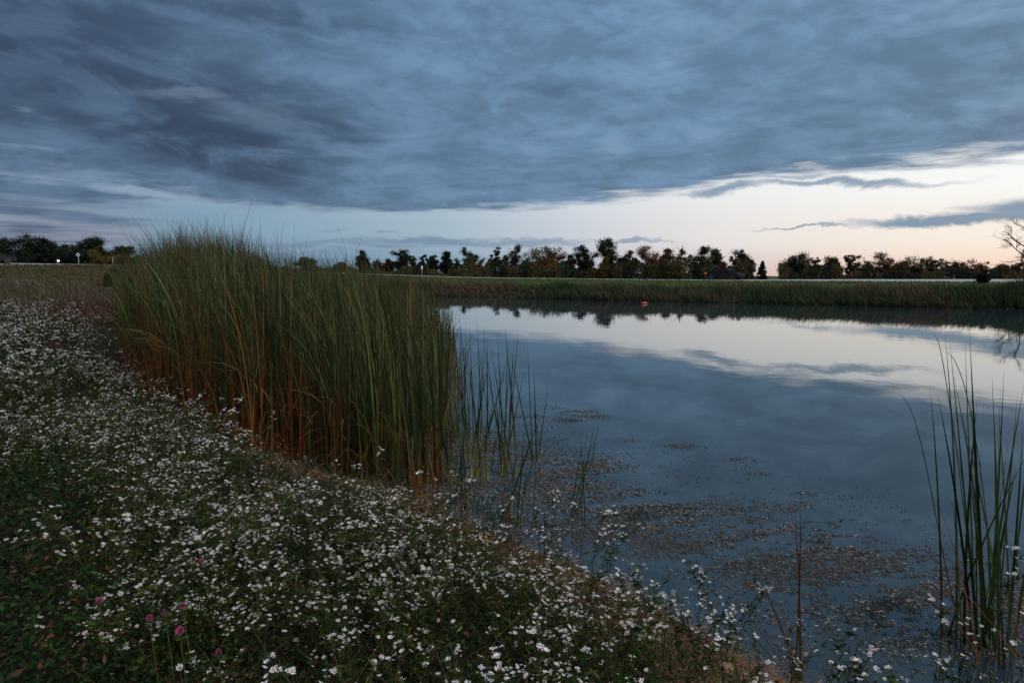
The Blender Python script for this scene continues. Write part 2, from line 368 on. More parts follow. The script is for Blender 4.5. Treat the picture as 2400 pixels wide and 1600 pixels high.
def sdist(X, Y, poly=None):          # >0 outside the pond
    poly = pond if poly is None else poly
    X = np.asarray(X, float); Y = np.asarray(Y, float); best = np.full(X.shape, 1e9); ins = np.zeros(X.shape, bool)
    for i in range(len(poly)):
        a, b = poly[i], poly[(i + 1) % len(poly)]
        ex, ey = b - a; t = np.clip(((X - a[0]) * ex + (Y - a[1]) * ey) / (ex * ex + ey * ey), 0, 1)
        best = np.minimum(best, np.hypot(X - a[0] - t * ex, Y - a[1] - t * ey))
        c = ((a[1] > Y) != (b[1] > Y)) & (X < (b[0] - a[0]) * (Y - a[1]) / ((b[1] - a[1]) if b[1] != a[1] else 1e-9) + a[0]); ins ^= c
    return np.where(ins, -best, best)
def sms(a, lo, hi): t = np.clip((a - lo) / (hi - lo), 0, 1); return t * t * (3 - 2 * t)
# road profile by bearing: (photo x, distance, photo y of the near edge, photo y of the far edge)
RD = [(-600, 52, 628, 612), (0, 70, 622, 615.5), (280, 92, 621.8, 620), (700, 104, 636, 635), (1100, 98, 650.3, 649.5), (1350, 92, 653.4, 652.3), (1600, 84, 656.6, 655.0), (2000, 68, 659, 654), (2400, 58, 661.5, 653.5), (3100, 46, 668, 656)]
RT, RY, RZn, RZf = [], [], [], []
for x, Y, yn, yf in RD:
    p = ondepth(x, yn, Y); q_ = ondepth(x, yf, Y + 7.5); RT.append(p[0] / Y); RY.append(Y); RZn.append(p[2]); RZf.append(q_[2])
def road_at(X, Y):
    th = X / np.maximum(Y, 1e-3); return np.interp(th, RT, RY), np.interp(th, RT, RZn), np.interp(th, RT, RZf)
def ground_z(X, Y):
    X = np.asarray(X, float); Y = np.asarray(Y, float)
    s = sdist(X, Y) + 0.18 * (fbm(X, Y, 1.7, 3, 3) - 0.5)
    z = 0.10 * sms(s, -0.05, 0.25) + 0.24 * sms(s, 0.1, 1.3)
    z += (fbm(X, Y, 1.1, 4, 1) - 0.5) * 0.14 * sms(s, 0, 0.6) + (fbm(X, Y, 6, 3, 2) - 0.5) * 0.05 * sms(s, -0.1, 0.3)
    z = np.where(s < 0, -0.02 + np.maximum(s * 0.22, -1.2), z)
    ry, rn, rf = road_at(X, Y); front = Y > 8
    t = sms(Y / ry, 0.52, 0.97)
    z = np.where(front & (s > 0), z * (1 - t) + (rn - 0.03) * t, z)
    back = sms(Y, ry + 7.5, ry + 9.5)
    inroad = front & (Y > ry - 0.6)
    rz = rn + (rf - rn) * np.clip((Y - ry) / 7.5, 0, 1) - 0.06
    z = np.where(inroad, rz, z)
    z = np.where(front & (Y > ry + 7.5), rf - 0.1 - 0.5 * sms(Y, ry + 8, ry + 24), z)
    return z
# terrain: one polar sheet round the camera out to 3 km
rad = np.concatenate([[0.0], np.geomspace(0.35, 120, 330), np.geomspace(126, 3000, 26)])
angs = np.concatenate([np.linspace(-50, 50, 420), np.linspace(50, 310, 120)[1:-1]]) * np.pi / 180
RR, AA = np.meshgrid(rad, angs, indexing='ij'); X_, Y_ = RR * np.sin(AA), RR * np.cos(AA)
Z_ = ground_z(X_, Y_)
n_, k_ = RR.shape; i = np.arange(n_ - 1)[:, None] * k_; j = np.arange(k_)[None]; j2 = (j + 1) % k_
F_ = np.stack([i + j, i + k_ + j, i + k_ + j2, i + j2], -1).reshape(-1, 4)
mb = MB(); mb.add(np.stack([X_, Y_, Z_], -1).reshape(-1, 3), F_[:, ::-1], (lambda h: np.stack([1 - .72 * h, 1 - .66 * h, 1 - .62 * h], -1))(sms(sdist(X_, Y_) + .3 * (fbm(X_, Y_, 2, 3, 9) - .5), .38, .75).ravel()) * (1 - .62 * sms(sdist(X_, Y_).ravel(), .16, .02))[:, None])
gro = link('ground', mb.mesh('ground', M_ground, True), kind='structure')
mb = MB(); gx, gy = np.meshgrid(np.linspace(-13, 66, 3), np.linspace(-12, 47, 3), indexing='ij')
mb.add(np.stack([gx, gy, gx * 0], -1).reshape(-1, 3), [[a * 3 + b, (a + 1) * 3 + b, (a + 1) * 3 + b + 1, a * 3 + b + 1] for a in range(2) for b in range(2)], np.array([1., 1, 1]))
wat = link('pond_water', mb.mesh('pond_water', M_water), kind='structure')
# road ribbon
mb = MB(); th = np.linspace(RT[0], RT[-1], 160); ry = np.interp(th, RT, RY); rn = np.interp(th, RT, RZn); rf = np.interp(th, RT, RZf)
ks = np.array([0, .04, .5, .96, 1.0]); hh = np.array([-.25, 0, 0, 0, -.25])
V_ = np.stack([np.stack([th * (ry + 7.5 * a), ry + 7.5 * a, rn + (rf - rn) * a + b], -1) for a, b in zip(ks, hh)], 1)
i = np.arange(159)[:, None] * 5; j = np.arange(4)[None]
mb.add(V_.reshape(-1, 3), np.stack([i + j, i + 5 + j, i + 6 + j, i + 1 + j], -1).reshape(-1, 4), np.array([1., 1, 1]))
link('road', mb.mesh('road', M_road), kind='structure')

# ------------------------------------------------------------------ vegetation in the distance (uncountable)
def fieldgrass(name, label, N, pxr, yfn, hgt, w, cols, top=None, lean=(-0.12, 0.0), kseg=2, sdlo=0.1, sdhi=1e9, drop=0.3):
    px = rng.uniform(*pxr, N); th_ = (px - 1200) / FPX
    Y = yfn(N, th_); X = th_ * Y; s = sdist(X, Y)
    ry_, _, _ = road_at(X, Y)
    ok = (s > sdlo) & (s < sdhi) & (Y < ry_ - 0.3); X, Y = X[ok], Y[ok]; n = len(X)
    if n == 0: return None
    z = ground_z(X, Y) - 0.02; base = np.stack([X, Y, z], -1)
    pick = fbm(X, Y, 0.25, 3, 11) + rng.normal(0, 0.13, n)
    idx = np.clip(((pick - 0.25) / 0.5 * len(cols)).astype(int), 0, len(cols) - 1)
    cb = np.array([c for c, _ in cols])[idx] * np.exp(rng.normal(0, 0.22, (n, 1))); ct = np.array([c for _, c in cols])[idx] * np.exp(rng.normal(0, 0.25, (n, 1)))
    d0 = np.stack([rng.normal(lean[0], 0.12, n), rng.normal(lean[1], 0.12, n), np.ones(n)], -1)
    bd = np.stack([rng.normal(lean[0] * 1.6, 0.2, n), rng.normal(0, 0.15, n), -drop * rng.uniform(0, 1, n)], -1)
    if hgt == 'far': hgt = np.interp(X / Y, [-.05, .25, .75], [.60, .68, 1.05]) * (0.35 + 1.25 * fbm(X, Y, .55, 4, 77))
    m_ = MB(); blades(m_, base, hgt * rng.uniform(0.55, 1.1, n), d0, bd, w * rng.uniform(0.6, 1.4, n), cb, ct, kseg, facing=rng.normal(0, 0.6, n))
    o = link(name, m_.mesh(name, M_reed)); tag(o, label, 'grass' if 'grass' in name else 'reeds', kind='stuff'); return o
DG, DG2 = ((.007, .011, .006), (.024, .046, .020)), ((.010, .013, .007), (.050, .085, .034))
BR, PK = ((.016, .012, .008), (.11, .075, .05)), ((.02, .014, .01), (.18, .115, .09))
fshoreY = np.array([[x / y, y] for x, y in pond[17:29] if y > 25]); fs = fshoreY[np.argsort(fshoreY[:, 0])]
def shoreY(th_): return np.interp(th_, fs[:, 0], fs[:, 1])
fieldgrass('far_reeds', 'dense belt of dark green and brown reeds along the far shore of the pond', 42000, (1000, 2560), lambda N, t: shoreY(t) + rng.uniform(-0.5, 3.6, N), 'far', 0.032,
           [DG, DG2, DG, DG2, BR, DG2, DG, PK, BR], sdlo=-0.6, kseg=3)
fieldgrass('far_reeds', 'reeds of the far left pond edge behind the cattail bed', 9000, (300, 1050), lambda N, t: shoreY(t) + rng.uniform(-8, 5.0, N), .9, 0.035, [DG, DG2, BR], sdlo=-0.6, kseg=3)
fieldgrass('verge_grass', 'mown green grass on the road verge behind the far reeds', 26000, (850, 2560), lambda N, t: shoreY(t) + rng.uniform(4, 50, N) ** 1.0, 0.22, 0.05,
           [((.03, .055, .012), (.075, .15, .032)), ((.035, .055, .012), (.09, .15, .035)), ((.04, .045, .015), (.12, .115, .04))])
tan_ = ((.05, .04, .02), (.14, .10, .045)); pale = ((.05, .055, .04), (.17, .18, .15)); red = ((.04, .022, .018), (.09, .045, .035)); grn = ((.03, .04, .018), (.06, .08, .03))
fieldgrass('field_grass', 'golden brown dry grass at the back of the field below the road', 17000, (-250, 420), lambda N, t: rng.uniform(38, 92, N), 0.30, 0.06, [grn, tan_, tan_, grn, tan_])
fieldgrass('field_weeds', 'pale grey white weed band across the field at left', 9000, (-250, 340), lambda N, t: rng.uniform(27, 44, N), 0.38, 0.05, [pale, red, grn, tan_])
fieldgrass('field_weeds', 'reddish brown dead weeds between the asters and the pale weed band', 20000, (-250, 330), lambda N, t: rng.uniform(14.5, 29, N), 0.42, 0.022, [red, red, BR, red, pale, grn])

# ------------------------------------------------------------------ trees on the skyline
DKG, GRN, OLV, ORG, RUS, YLW, BRN = (.015, .024, .012), (.028, .044, .015), (.060, .064, .02), (.16, .058, .017), (.11, .038, .02), (.13, .10, .022), (.072, .048, .020)
def make_tree(px, ytop, w, kind, colr, label, Yd=112, airy=0.5, cat='tree', group='trees along the skyline', col2=None, ybase=None):
    X = ondepth(px, 640, Yd)[0]; z0 = float(ground_z(X, Yd)) - 0.1
    H = max(ondepth(px, ytop, Yd)[2] - z0, 1.2) * 1.03; Wd = w * Yd / FPX
    root = empty({'conifer': 'conifer_tree', 'bare': 'bare_tree', 'bush': 'shrub'}.get(kind, 'broadleaf_tree'), (X, Yd, z0)); tag(root, label, cat, group)
    tr = MB(); bark = np.array((.045, .036, .028))
    lean = rng.normal(0, 0.03); trunk = np.array([[lean * H * t_, 0, H * t_ * 0.9] for t_ in np.linspace(0, 1, 6)]) + np.cumsum(rng.normal(0, 0.015 * H, (6, 3)) * [1, 1, 0], 0) * 0.7
    trunk[0] = [0, 0, 0]
    tube(tr, trunk, np.linspace(0.028 * H, 0.006 * H, 6), bark, 6)
    cr_ = MB()
    if kind == 'conifer':
        for lv in np.linspace(0.12, 0.98, 11):
            rr = Wd / 2 * (1 - lv) ** 0.85 + 0.05
            for a in rng.uniform(0, 2 * np.pi, 9):
                ln = rr * rng.uniform(0.75, 1.1); n = 42; u = rng.uniform(0, 1, n)
                P = np.stack([np.cos(a) * ln * u, np.sin(a) * ln * u, H * lv - 0.18 * ln * u + rng.normal(0, 0.04 * H * (1 - lv) + .03, n)], -1) + rng.normal(0, .06, (n, 3))
                leaves(cr_, P, 0.14, 0.4, hsv(colr, n, .25, .1))
    elif kind == 'bare':
        def br(p, d, L, r, dep):
            q2 = [p]; dd = d
            for _ in range(4):
                dd = nrm(dd + rng.normal(0, .13, 3) + np.array([-.03, 0, .03])); q2.append(q2[-1] + dd * L / 4)
            tube(tr, q2, np.linspace(r, r * .5, 5), bark * 1.6, 4)
            if dep > 0:
                for _ in range(4 if dep > 1 else 5):
                    k = rng.integers(1, 5); nd = nrm(dd + rng.normal(0, .55, 3)); br(q2[k], nd, L * rng.uniform(.5, .75), r * .5, dep - 1)
        for s_ in range(6): br(trunk[2 + s_ % 4], nrm(np.array([rng.normal(-.35, .5), rng.normal(0, .3), rng.uniform(.5, 1)])), H * .36, .014 * H, 3)
    else:
        zc, zh, nb = {'bush': (.5, .42, 22), 'tall': (.62, .40, 40), 'low': (.48, .52, 52), 'flat': (.56, .44, 66)}.get(kind, (.52, .50, 84))
        nb = int(nb * (.6 if airy > .8 else 1)); sk = rng.normal(0, .12)
        for b in range(nb):
            d_ = nrm(rng.normal(size=3)); q3 = rng.uniform(0, 1) ** (1 / 2.2)
            if b % 5 == 0: d_[2] = -abs(d_[2]); d_ = nrm(d_); q3 = rng.uniform(.5, 1)
            wz = 1.0 if kind != 'flat' else 1.15
            tt = zc + zh * d_[2] * q3 * .93
            c = np.array([d_[0] * q3 * Wd * .47 * wz + sk * Wd * d_[2] * q3, d_[1] * q3 * Wd * .4, H * tt])
            lump = .82 + .3 * math.sin(3.1 * math.atan2(d_[2], d_[0]) + px); c[0] *= lump; c[2] *= 1 + .10 * math.sin(2.3 * c[0] / Wd * 3 + px * 1.7) * (d_[2] > 0)
            br_ = max(Wd, 1.6) * rng.uniform(0.07, 0.16) * (0.8 if airy > .6 else 1.0)
            br_ = min(br_, H * .16) * rng.uniform(.7, 1.15)
            c[2] = min(c[2], H - br_ * .7)
            lp = np.stack([trunk[min(5, int(tt * 4))], (trunk[min(5, int(tt * 4))] + c) / 2 + [0, 0, -.1], c]); tube(tr, lp, [0.008 * H, .005 * H, .002 * H], bark, 4)
            n = int(40 + 80 * min(1, br_ / .6)) if airy > .6 else int(60 + 130 * min(1, br_ / .6))
            P = c + rng.normal(size=(n, 3)) * br_ * [.62, .62, .45]
            cc = colr if (col2 is None or rng.uniform() < .6) else col2
            leaves(cr_, P, rng.uniform(.06, .13, n), 0.6, hsv(np.array(cc) * math.exp(rng.normal(0, .22)), n, .3, .1))
        for s_ in range(14 if airy > .6 else 5):      # thin twigs that stick out of the outline
            a = rng.uniform(-1.2, 1.2); p = np.array([math.sin(a) * Wd * .3, rng.normal(0, .3), H * rng.uniform(.55, .85)]); e_ = p + np.array([math.sin(a) * .8, 0, 1]) * H * rng.uniform(.08, .17)
            tube(tr, [p, (p + e_) / 2 + rng.normal(0, .04, 3), e_], [.02, .014, .006], bark, 3)
    link('trunk', tr.mesh('trunk', M_bark), root)
    if cr_.n: link('crown', cr_.mesh('crown', M_crown), root)
    return root
TREES = [
 (10, 556, 95, 'oak', DKG, 'dark broad tree cut by the left edge of the photo', 105, .4, None),
 (45, 590, 60, 'low', DKG, 'lower dark tree filling the gap between the first two tall trees at far left', 100, .3, None),
 (78, 553, 72, 'oak', DKG, 'tall dark tree left of the lit lamp, with a domed crown', 104, .4, None),
 (116, 565, 52, 'oak', DKG, 'dark tree with ragged crown just left of the white lamp', 104, .6, None),
 (172, 577, 66, 'flat', DKG, 'dark tree with side branches just right of the lamp, behind the diamond sign', 106, .5, None),
 (214, 557, 66, 'oak', DKG, 'tallest tree of the group behind the diamond sign', 108, .4, None),
 (246, 582, 76, 'low', GRN, 'rounded tree with yellowish green top in front of the dark group', 100, .2, YLW),
 (284, 575, 48, 'oak', DKG, 'dark tree at the left end of the cattails with sky showing through', 104, .6, None),
 (322, 604, 50, 'low', BRN, 'low brownish tree behind the red octagon sign', 112, .4, GRN),
 (432, 585, 50, 'oak', ORG, 'orange brown tree half hidden behind the tall cattail tips', 112, .4, BRN),
 (505, 580, 62, 'oak', OLV, 'olive tree half hidden behind the tall cattail tips, right of the orange one', 112, .4, BRN),
 (600, 604, 60, 'low', OLV, 'low olive tree glimpsed behind the middle of the cattails', 118, .4, BRN),
 (722, 607, 50, 'oak', OLV, 'green brown tree glimpsed over the cattails at the gap in the tips', 115, .4, BRN),
 (800, 618, 60, 'low', BRN, 'low brown tree just above the cattails, left of the small dark round tree', 115, .5, OLV),
 (852, 592, 32, 'oak', DKG, 'small dark round tree rising alone above the cattails', 112, .3, None),
 (884, 612, 34, 'low', BRN, 'pale twiggy tree right of the small dark round tree', 114, .8, OLV),
 (910, 610, 30, 'oak', RUS, 'small reddish tree left of the dark tree with two lobes', 113, .5, BRN),
 (942, 588, 44, 'oak', DKG, 'dark tree with a two lobed crown at the left of the central row', 111, .4, None),
 (970, 604, 30, 'oak', GRN, 'low grey green tree left of the small white sign', 116, .7, OLV),
 (990, 599, 17, 'tall', DKG, 'narrow dark tree directly behind the small white sign', 112, .4, None),
 (1012, 597, 30, 'oak', DKG, 'dark tree just right of the small white sign', 113, .6, None),
 (1046, 592, 32, 'oak', DKG, 'slim dark tree with a rounded top between two lower trees', 110, .5, None),
 (1070, 608, 38, 'low', OLV, 'low olive twiggy tree in the central row', 114, .8, BRN),
 (1100, 585, 38, 'tall', DKG, 'dark tree on a slim trunk above orange undergrowth', 112, .4, None),
 (1125, 604, 52, 'low', ORG, 'low orange brown tree between two dark slim trees', 113, .8, BRN),
 (1160, 584, 24, 'tall', DKG, 'narrow dark tree left of the airy round one', 112, .4, None),
 (1183, 603, 36, 'low', BRN, 'low brown tree at the foot of the airy round one', 110, .5, OLV),
 (1208, 573, 50, 'oak', DKG, 'airy round tree with sky showing through its branches', 112, .9, None),
 (1238, 604, 36, 'low', DKG, 'low dark tree left of the large orange red one', 111, .5, None),
 (1282, 578, 72, 'oak', ORG, 'large orange and red autumn tree in the middle of the row', 112, .4, OLV),
 (1336, 596, 30, 'oak', OLV, 'small olive green tree between the orange tree and the round dark tree', 113, .4, GRN),
 (1370, 580, 56, 'oak', DKG, 'round dark green tree right of the orange autumn tree', 111, .2, None),
 (1428, 564, 58, 'oak', DKG, 'tallest dark tree of the row, right of the round dark tree', 112, .4, None),
 (1416, 606, 40, 'low', YLW, 'yellow brown low tree at the foot of the tallest tree', 106, .5, BRN),
 (1466, 584, 50, 'oak', GRN, 'sloping grey green tree on the right shoulder of the tallest tree', 112, .5, BRN),
 (1528, 583, 66, 'oak', ORG, 'broad rusty red tree left of the thin pale feathery tree', 112, .6, RUS),
 (1560, 588, 40, 'oak', RUS, 'dark red brown tree adjoining the rusty red tree', 113, .5, BRN),
 (1592, 570, 34, 'tall', OLV, 'thin feathery pale tree standing above its neighbours', 112, .9, None),
 (1580, 612, 60, 'low', OLV, 'low olive bushy tree at the foot of the thin feathery tree', 107, .5, YLW),
 (1645, 584, 56, 'oak', DKG, 'dark green tree right of the thin feathery tree', 111, .4, OLV),
 (1680, 587, 42, 'oak', GRN, 'green tree with open crown above a small red patch', 112, .6, OLV),
 (1694, 614, 20, 'low', RUS, 'small bright red shrub among the dark trees', 105, .3, None),
 (1735, 591, 52, 'oak', DKG, 'dark tree at the right end of the central row', 111, .5, GRN),
 (1752, 620, 40, 'low', OLV, 'low olive tree closing the central row beside the gap', 108, .5, None),
 (1786, 618, 34, 'conifer', DKG, 'small dark conifer standing in the gap between the rows', 108, .3, None),
 (1862, 595, 72, 'flat', DKG, 'flat topped dark tree at the left end of the right row', 112, .5, BRN),
 (1888, 609, 44, 'low', GRN, 'rounded green tree under the flat topped one', 110, .4, None),
 (1912, 606, 34, 'tall', BRN, 'thin nearly leafless tree right of the flat topped tree', 114, .95, None),
 (1950, 601, 44, 'oak', DKG, 'round dark tree second in height in the right row', 112, .5, BRN),
 (1994, 600, 34, 'oak', DKG, 'small dark tree with open sides between two airy ones', 112, .7, BRN),
 (2024, 601, 38, 'oak', OLV, 'airy tree with brown leaves and light between branches', 112, .9, BRN),
 (2072, 595, 62, 'oak', BRN, 'brown and orange tree, highest of the right row', 112, .7, ORG),
 (2108, 612, 40, 'low', YLW, 'low yellow brown tree under the highest one of the right row', 108, .6, BRN),
 (2142, 600, 68, 'oak', DKG, 'dark tree with bare spiky twigs above its crown', 112, .8, BRN),
 (2188, 608, 38, 'oak', DKG, 'small dark pointed tree right of the spiky one', 112, .5, BRN),
 (2216, 606, 38, 'tall', BRN, 'airy small tree with rounded top', 112, .95, OLV),
 (2268, 609, 62, 'oak', BRN, 'broad low reddish brown tree left of the green roadside bush', 112, .6, RUS),
 (2306, 616, 34, 'low', BRN, 'thin brown tree behind the green roadside bush', 114, .9, None),
 (2350, 617, 46, 'oak', BRN, 'dark brown tree right of the green roadside bush', 112, .6, None),
 (2388, 620, 44, 'oak', BRN, 'low brown tree below the bare tree at the right edge', 112, .8, None),
]
for (px, yt, w, kd, cl, lb, Yd, ai, c2) in TREES:
    make_tree(px, yt - 3, w * 1.16, kd, cl, lb, Yd, ai, col2=c2)
for px, yt, w in ((-60, 560, 90), (-140, 570, 90), (2460, 612, 60), (2530, 600, 70)):
    make_tree(px, yt, w, 'oak', DKG, 'tree of the row just outside the picture', 110, .5, group='trees outside the picture')
make_tree(2408, 553, 90, 'bare', BRN, 'leafless tree with fine fanning branches at the right edge of the photo', 95)
make_tree(2306, 640, 34, 'bush', DKG, 'dark green bush standing in front of the road near the right edge', 54, .3, 'bush', None)
make_tree(266, 640, 38, 'bush', GRN, 'dark green bush in the field left of the cattails', 34, .3, 'bush', None, OLV)
# low undergrowth joining the rows
mb = MB()
for a, b, top in ((-200, 132, 600), (140, 330, 596), (330, 870, 622), (870, 1050, 609), (1050, 1765, 601), (1825, 2560, 617)):
    n = int((b - a) * 75); px = rng.uniform(a, b, n); Yd = rng.uniform(104, 122, n); hump = fbm(px, px * 0, 0.035, 4, 5)
    base_y = np.interp(px, [r_[0] for r_ in RD], [r_[3] for r_ in RD]) + 3; tp = top + (0.72 - hump) * 75
    py = base_y + (np.minimum(tp, base_y - 8) - base_y) * rng.uniform(0, 1, n) ** 0.8
    P = ondepth(px, py, Yd); k = fbm(px, px * 0 + 3, 0.02, 3, 8)
    pal = np.array([DKG, DKG, BRN, OLV, BRN, GRN, DKG]); C = pal[np.clip(((k - .25) / .5 * 7).astype(int), 0, 6)] * np.exp(rng.normal(0, .35, (n, 1)))
    leaves(mb, P, rng.uniform(.07, .17, n), 0.6, C)
u = link('undergrowth', mb.mesh('undergrowth', M_crown)); tag(u, 'dark tangled undergrowth and hedges between the skyline trees', 'undergrowth', kind='stuff')

# ------------------------------------------------------------------ small man-made things in the distance
grey = np.array((.42, .44, .46)); dark = np.array((.03, .03, .032))
def post_sign(px, ybase, ytop, Yd, plate, size, colr, label, cat, name):
    p0 = ondepth(px, ybase, Yd); root = empty(name, (p0[0], Yd, float(ground_z(p0[0], Yd)))); tag(root, label, cat)
    zt = float(ondepth(px, ytop, Yd)[2]) - root.location.z
    m_ = MB(); tube(m_, [[0, 0, -.2], [0, 0, zt]], .05, grey * .8, 6); link('post', m_.mesh('post', M_paint), root)
    if plate:
        m_ = MB(); th_ = np.arange(plate) * 2 * np.pi / plate + (np.pi / 8 if plate == 8 else (np.pi / 4 if plate == 44 else 0))
        if plate == 2: ring = np.array([[-size * .5, -size], [size * .5, -size], [size * .5, size], [-size * .5, size]])
        else: ring = np.stack([np.cos(th_), np.sin(th_)], -1) * size
        n = len(ring); A = np.stack([ring[:, 0], np.full(n, -.06), ring[:, 1] + zt - size * .2], -1); B = A + [0, .02, 0]
        m_.add(np.concatenate([A, B]), [[i_, (i_ + 1) % n, n + (i_ + 1) % n, n + i_] for i_ in range(n)], colr)
        c0 = A.mean(0); m_.add(np.concatenate([A, [c0 + [0, -.004, 0]]]), [[i_, (i_ + 1) % n, n] for i_ in range(n)], colr)
        c1 = B.mean(0); m_.add(np.concatenate([B, [c1]]), [[(i_ + 1) % n, i_, n] for i_ in range(n)], colr)
        link('plate', m_.mesh('plate', M_paint), root)
    return root
post_sign(184.5, 618, 596, 84, 4, .30, np.array((.40, .45, .50)), 'grey diamond shaped road sign seen from behind on a thin post by the road', 'road sign', 'road_sign').location.y += 0
post_sign(265, 620, 602, 84, 0, 0, None, 'plain pale post beside the road, right of the diamond sign', 'post', 'roadside_post')
post_sign(325, 622, 600, 88, 8, .26, np.array((.32, .012, .02)), 'red octagon stop sign glimpsed through the left tips of the cattails', 'road sign', 'road_sign')
post_sign(989, 640, 626, 88, 2, .22, np.array((.8, .82, .84)), 'small white rectangular sign in front of the narrow dark tree', 'road sign', 'road_sign')
def lamp(px, py, Yd, m_l, r_, label):
    p = ondepth(px, py, Yd); z0 = float(ground_z(p[0], Yd)); root = empty('lamp_post', (p[0], Yd, z0)); tag(root, label, 'lamp')
    h = p[2] - z0
    m_ = MB(); tube(m_, [[0, 0, -.2], [0, 0, h - r_]], .06, dark * 2, 6); link('post', m_.mesh('post', M_paint), root)
    me = bpy.data.meshes.new('bulb'); import bmesh; bm = bmesh.new(); bmesh.ops.create_icosphere(bm, subdivisions=2, radius=r_); bm.to_mesh(me); bm.free(); me.materials.append(m_l)
    b = link('bulb', me, root); b.location = (0, 0, h)
lamp(137, 611, 92, M_lampw, .11, 'lit white lamp in the gap between the two dark tree groups at left')
lamp(397, 609, 92, M_lampy, .13, 'lit amber lamp glimpsed low through the cattail tips')
def car(px, heading, label, body):
    th_ = ondepth(px, 640, 50)[0] / 50; ry_, rn_, rf_ = [float(np.interp(th_, RT, a)) for a in (RY, RZn, RZf)]
    Y = ry_ + 5.0; a = 5.0 / 7.5; root = empty('parked_car', (th_ * Y, Y, rn_ + (rf_ - rn_) * a)); tag(root, label, 'car', 'cars on the road')
    def t_at(e): t2 = th_ + e; return np.array([t2 * (np.interp(t2, RT, RY) + 5), np.interp(t2, RT, RY) + 5])
    dv = t_at(.01) - t_at(-.01); root.rotation_euler = (0, 0, math.atan2(dv[1], dv[0]) + (math.pi if heading < 0 else 0))
    m_ = MB(); prof = [(-2.2, .35), (-2.25, .8), (-2.1, .95), (-1.1, 1.0), (1.0, .98), (2.05, .82), (2.25, .6), (2.2, .32)]
    def prism(m_, prof, w0, w1, colr):
        n = len(prof); P = np.array(prof); zz = (P[:, 1] - P[:, 1].min()) / (np.ptp(P[:, 1]) + 1e-9); ww = w0 + (w1 - w0) * zz
        A = np.stack([P[:, 0], -ww / 2, P[:, 1]], -1); B = np.stack([P[:, 0], ww / 2, P[:, 1]], -1)
        m_.add(np.concatenate([A, B]), [[i_, (i_ + 1) % n, n + (i_ + 1) % n, n + i_] for i_ in range(n)], colr)
        for Q, s_ in ((A, 1), (B, -1)):
            c = Q.mean(0); m_.add(np.concatenate([Q, [c]]), [[i_, (i_ + 1) % n, n][::s_] for i_ in range(n)], colr)
    prism(m_, prof, 1.78, 1.7, body); link('body', m_.mesh('body', M_dull), root)
    m_ = MB(); prism(m_, [(-1.75, .96), (-1.15, 1.4), (.35, 1.42), (1.15, .97)], 1.6, 1.2, dark * .5); link('window', m_.mesh('window', M_dull), root)
    m_ = MB(); prism(m_, [(-1.2, 1.385), (-1.1, 1.44), (.3, 1.46), (.42, 1.40)], 1.26, 1.2, body); link('roof', m_.mesh('roof', M_dull), root)
    for sx in (-1.4, 1.38):
        for sy in (-.78, .78):
            m_ = MB(); th2 = np.arange(14) * 2 * np.pi / 14
            A = np.stack([np.cos(th2) * .33 + sx, np.full(14, sy - .1), np.sin(th2) * .33 + .33], -1); B = A + [0, .2, 0]
            m_.add(np.concatenate([A, B, [[sx, sy - .1, .33], [sx, sy + .1, .33]]]), [[i_, (i_ + 1) % 14, 14 + (i_ + 1) % 14, 14 + i_] for i_ in range(14)], dark * .5)
            m_.add(np.concatenate([A, B, [[sx, sy - .12, .33], [sx, sy + .12, .33]]]), [[i_, (i_ + 1) % 14, 28] for i_ in range(14)] + [[14 + (i_ + 1) % 14, 14 + i_, 29] for i_ in range(14)], dark)
            link('wheel', m_.mesh('wheel', M_paint), root)
    for sy in (-.68, .68):
        m_ = MB(); box(m_, (-2.22, sy, .78), (.12, .42, .16), dark); link('tail_light', m_.mesh('tail_light', M_tail), root)
    return root
car(-22, 1, 'dark car with lit tail lights on the road at the left edge', np.array((.02, .022, .028)))
car(1700, 1, 'dark car with lit tail lights on the road before the central tree row', np.array((.02, .02, .024)))

# red float on the water
p = onz(1510, 712); root = empty('float', (p[0], p[1], 0)); tag(root, 'small red float lying on the water near the far shore', 'float')
m_ = MB(); th_ = np.linspace(0, np.pi, 9); V = []
for t_ in th_:
    for a in np.arange(12) * np.pi / 6: V.append([-math.cos(t_) * .17, math.sin(t_) * math.cos(a) * .075, math.sin(t_) * math.sin(a) * .075 + .035])
m_.add(V, [[i_ * 12 + j_, i_ * 12 + (j_ + 1) % 12, (i_ + 1) * 12 + (j_ + 1) % 12, (i_ + 1) * 12 + j_] for i_ in range(8) for j_ in range(12)], np.array((.40, .075, .05)))
link('body', m_.mesh('float_body', M_paint, True), root)
m_ = MB(); tube(m_, [[.16, 0, .04], [.22, 0, .06]], .015, dark, 6); link('eye_ring', m_.mesh('eye_ring', M_paint), root)

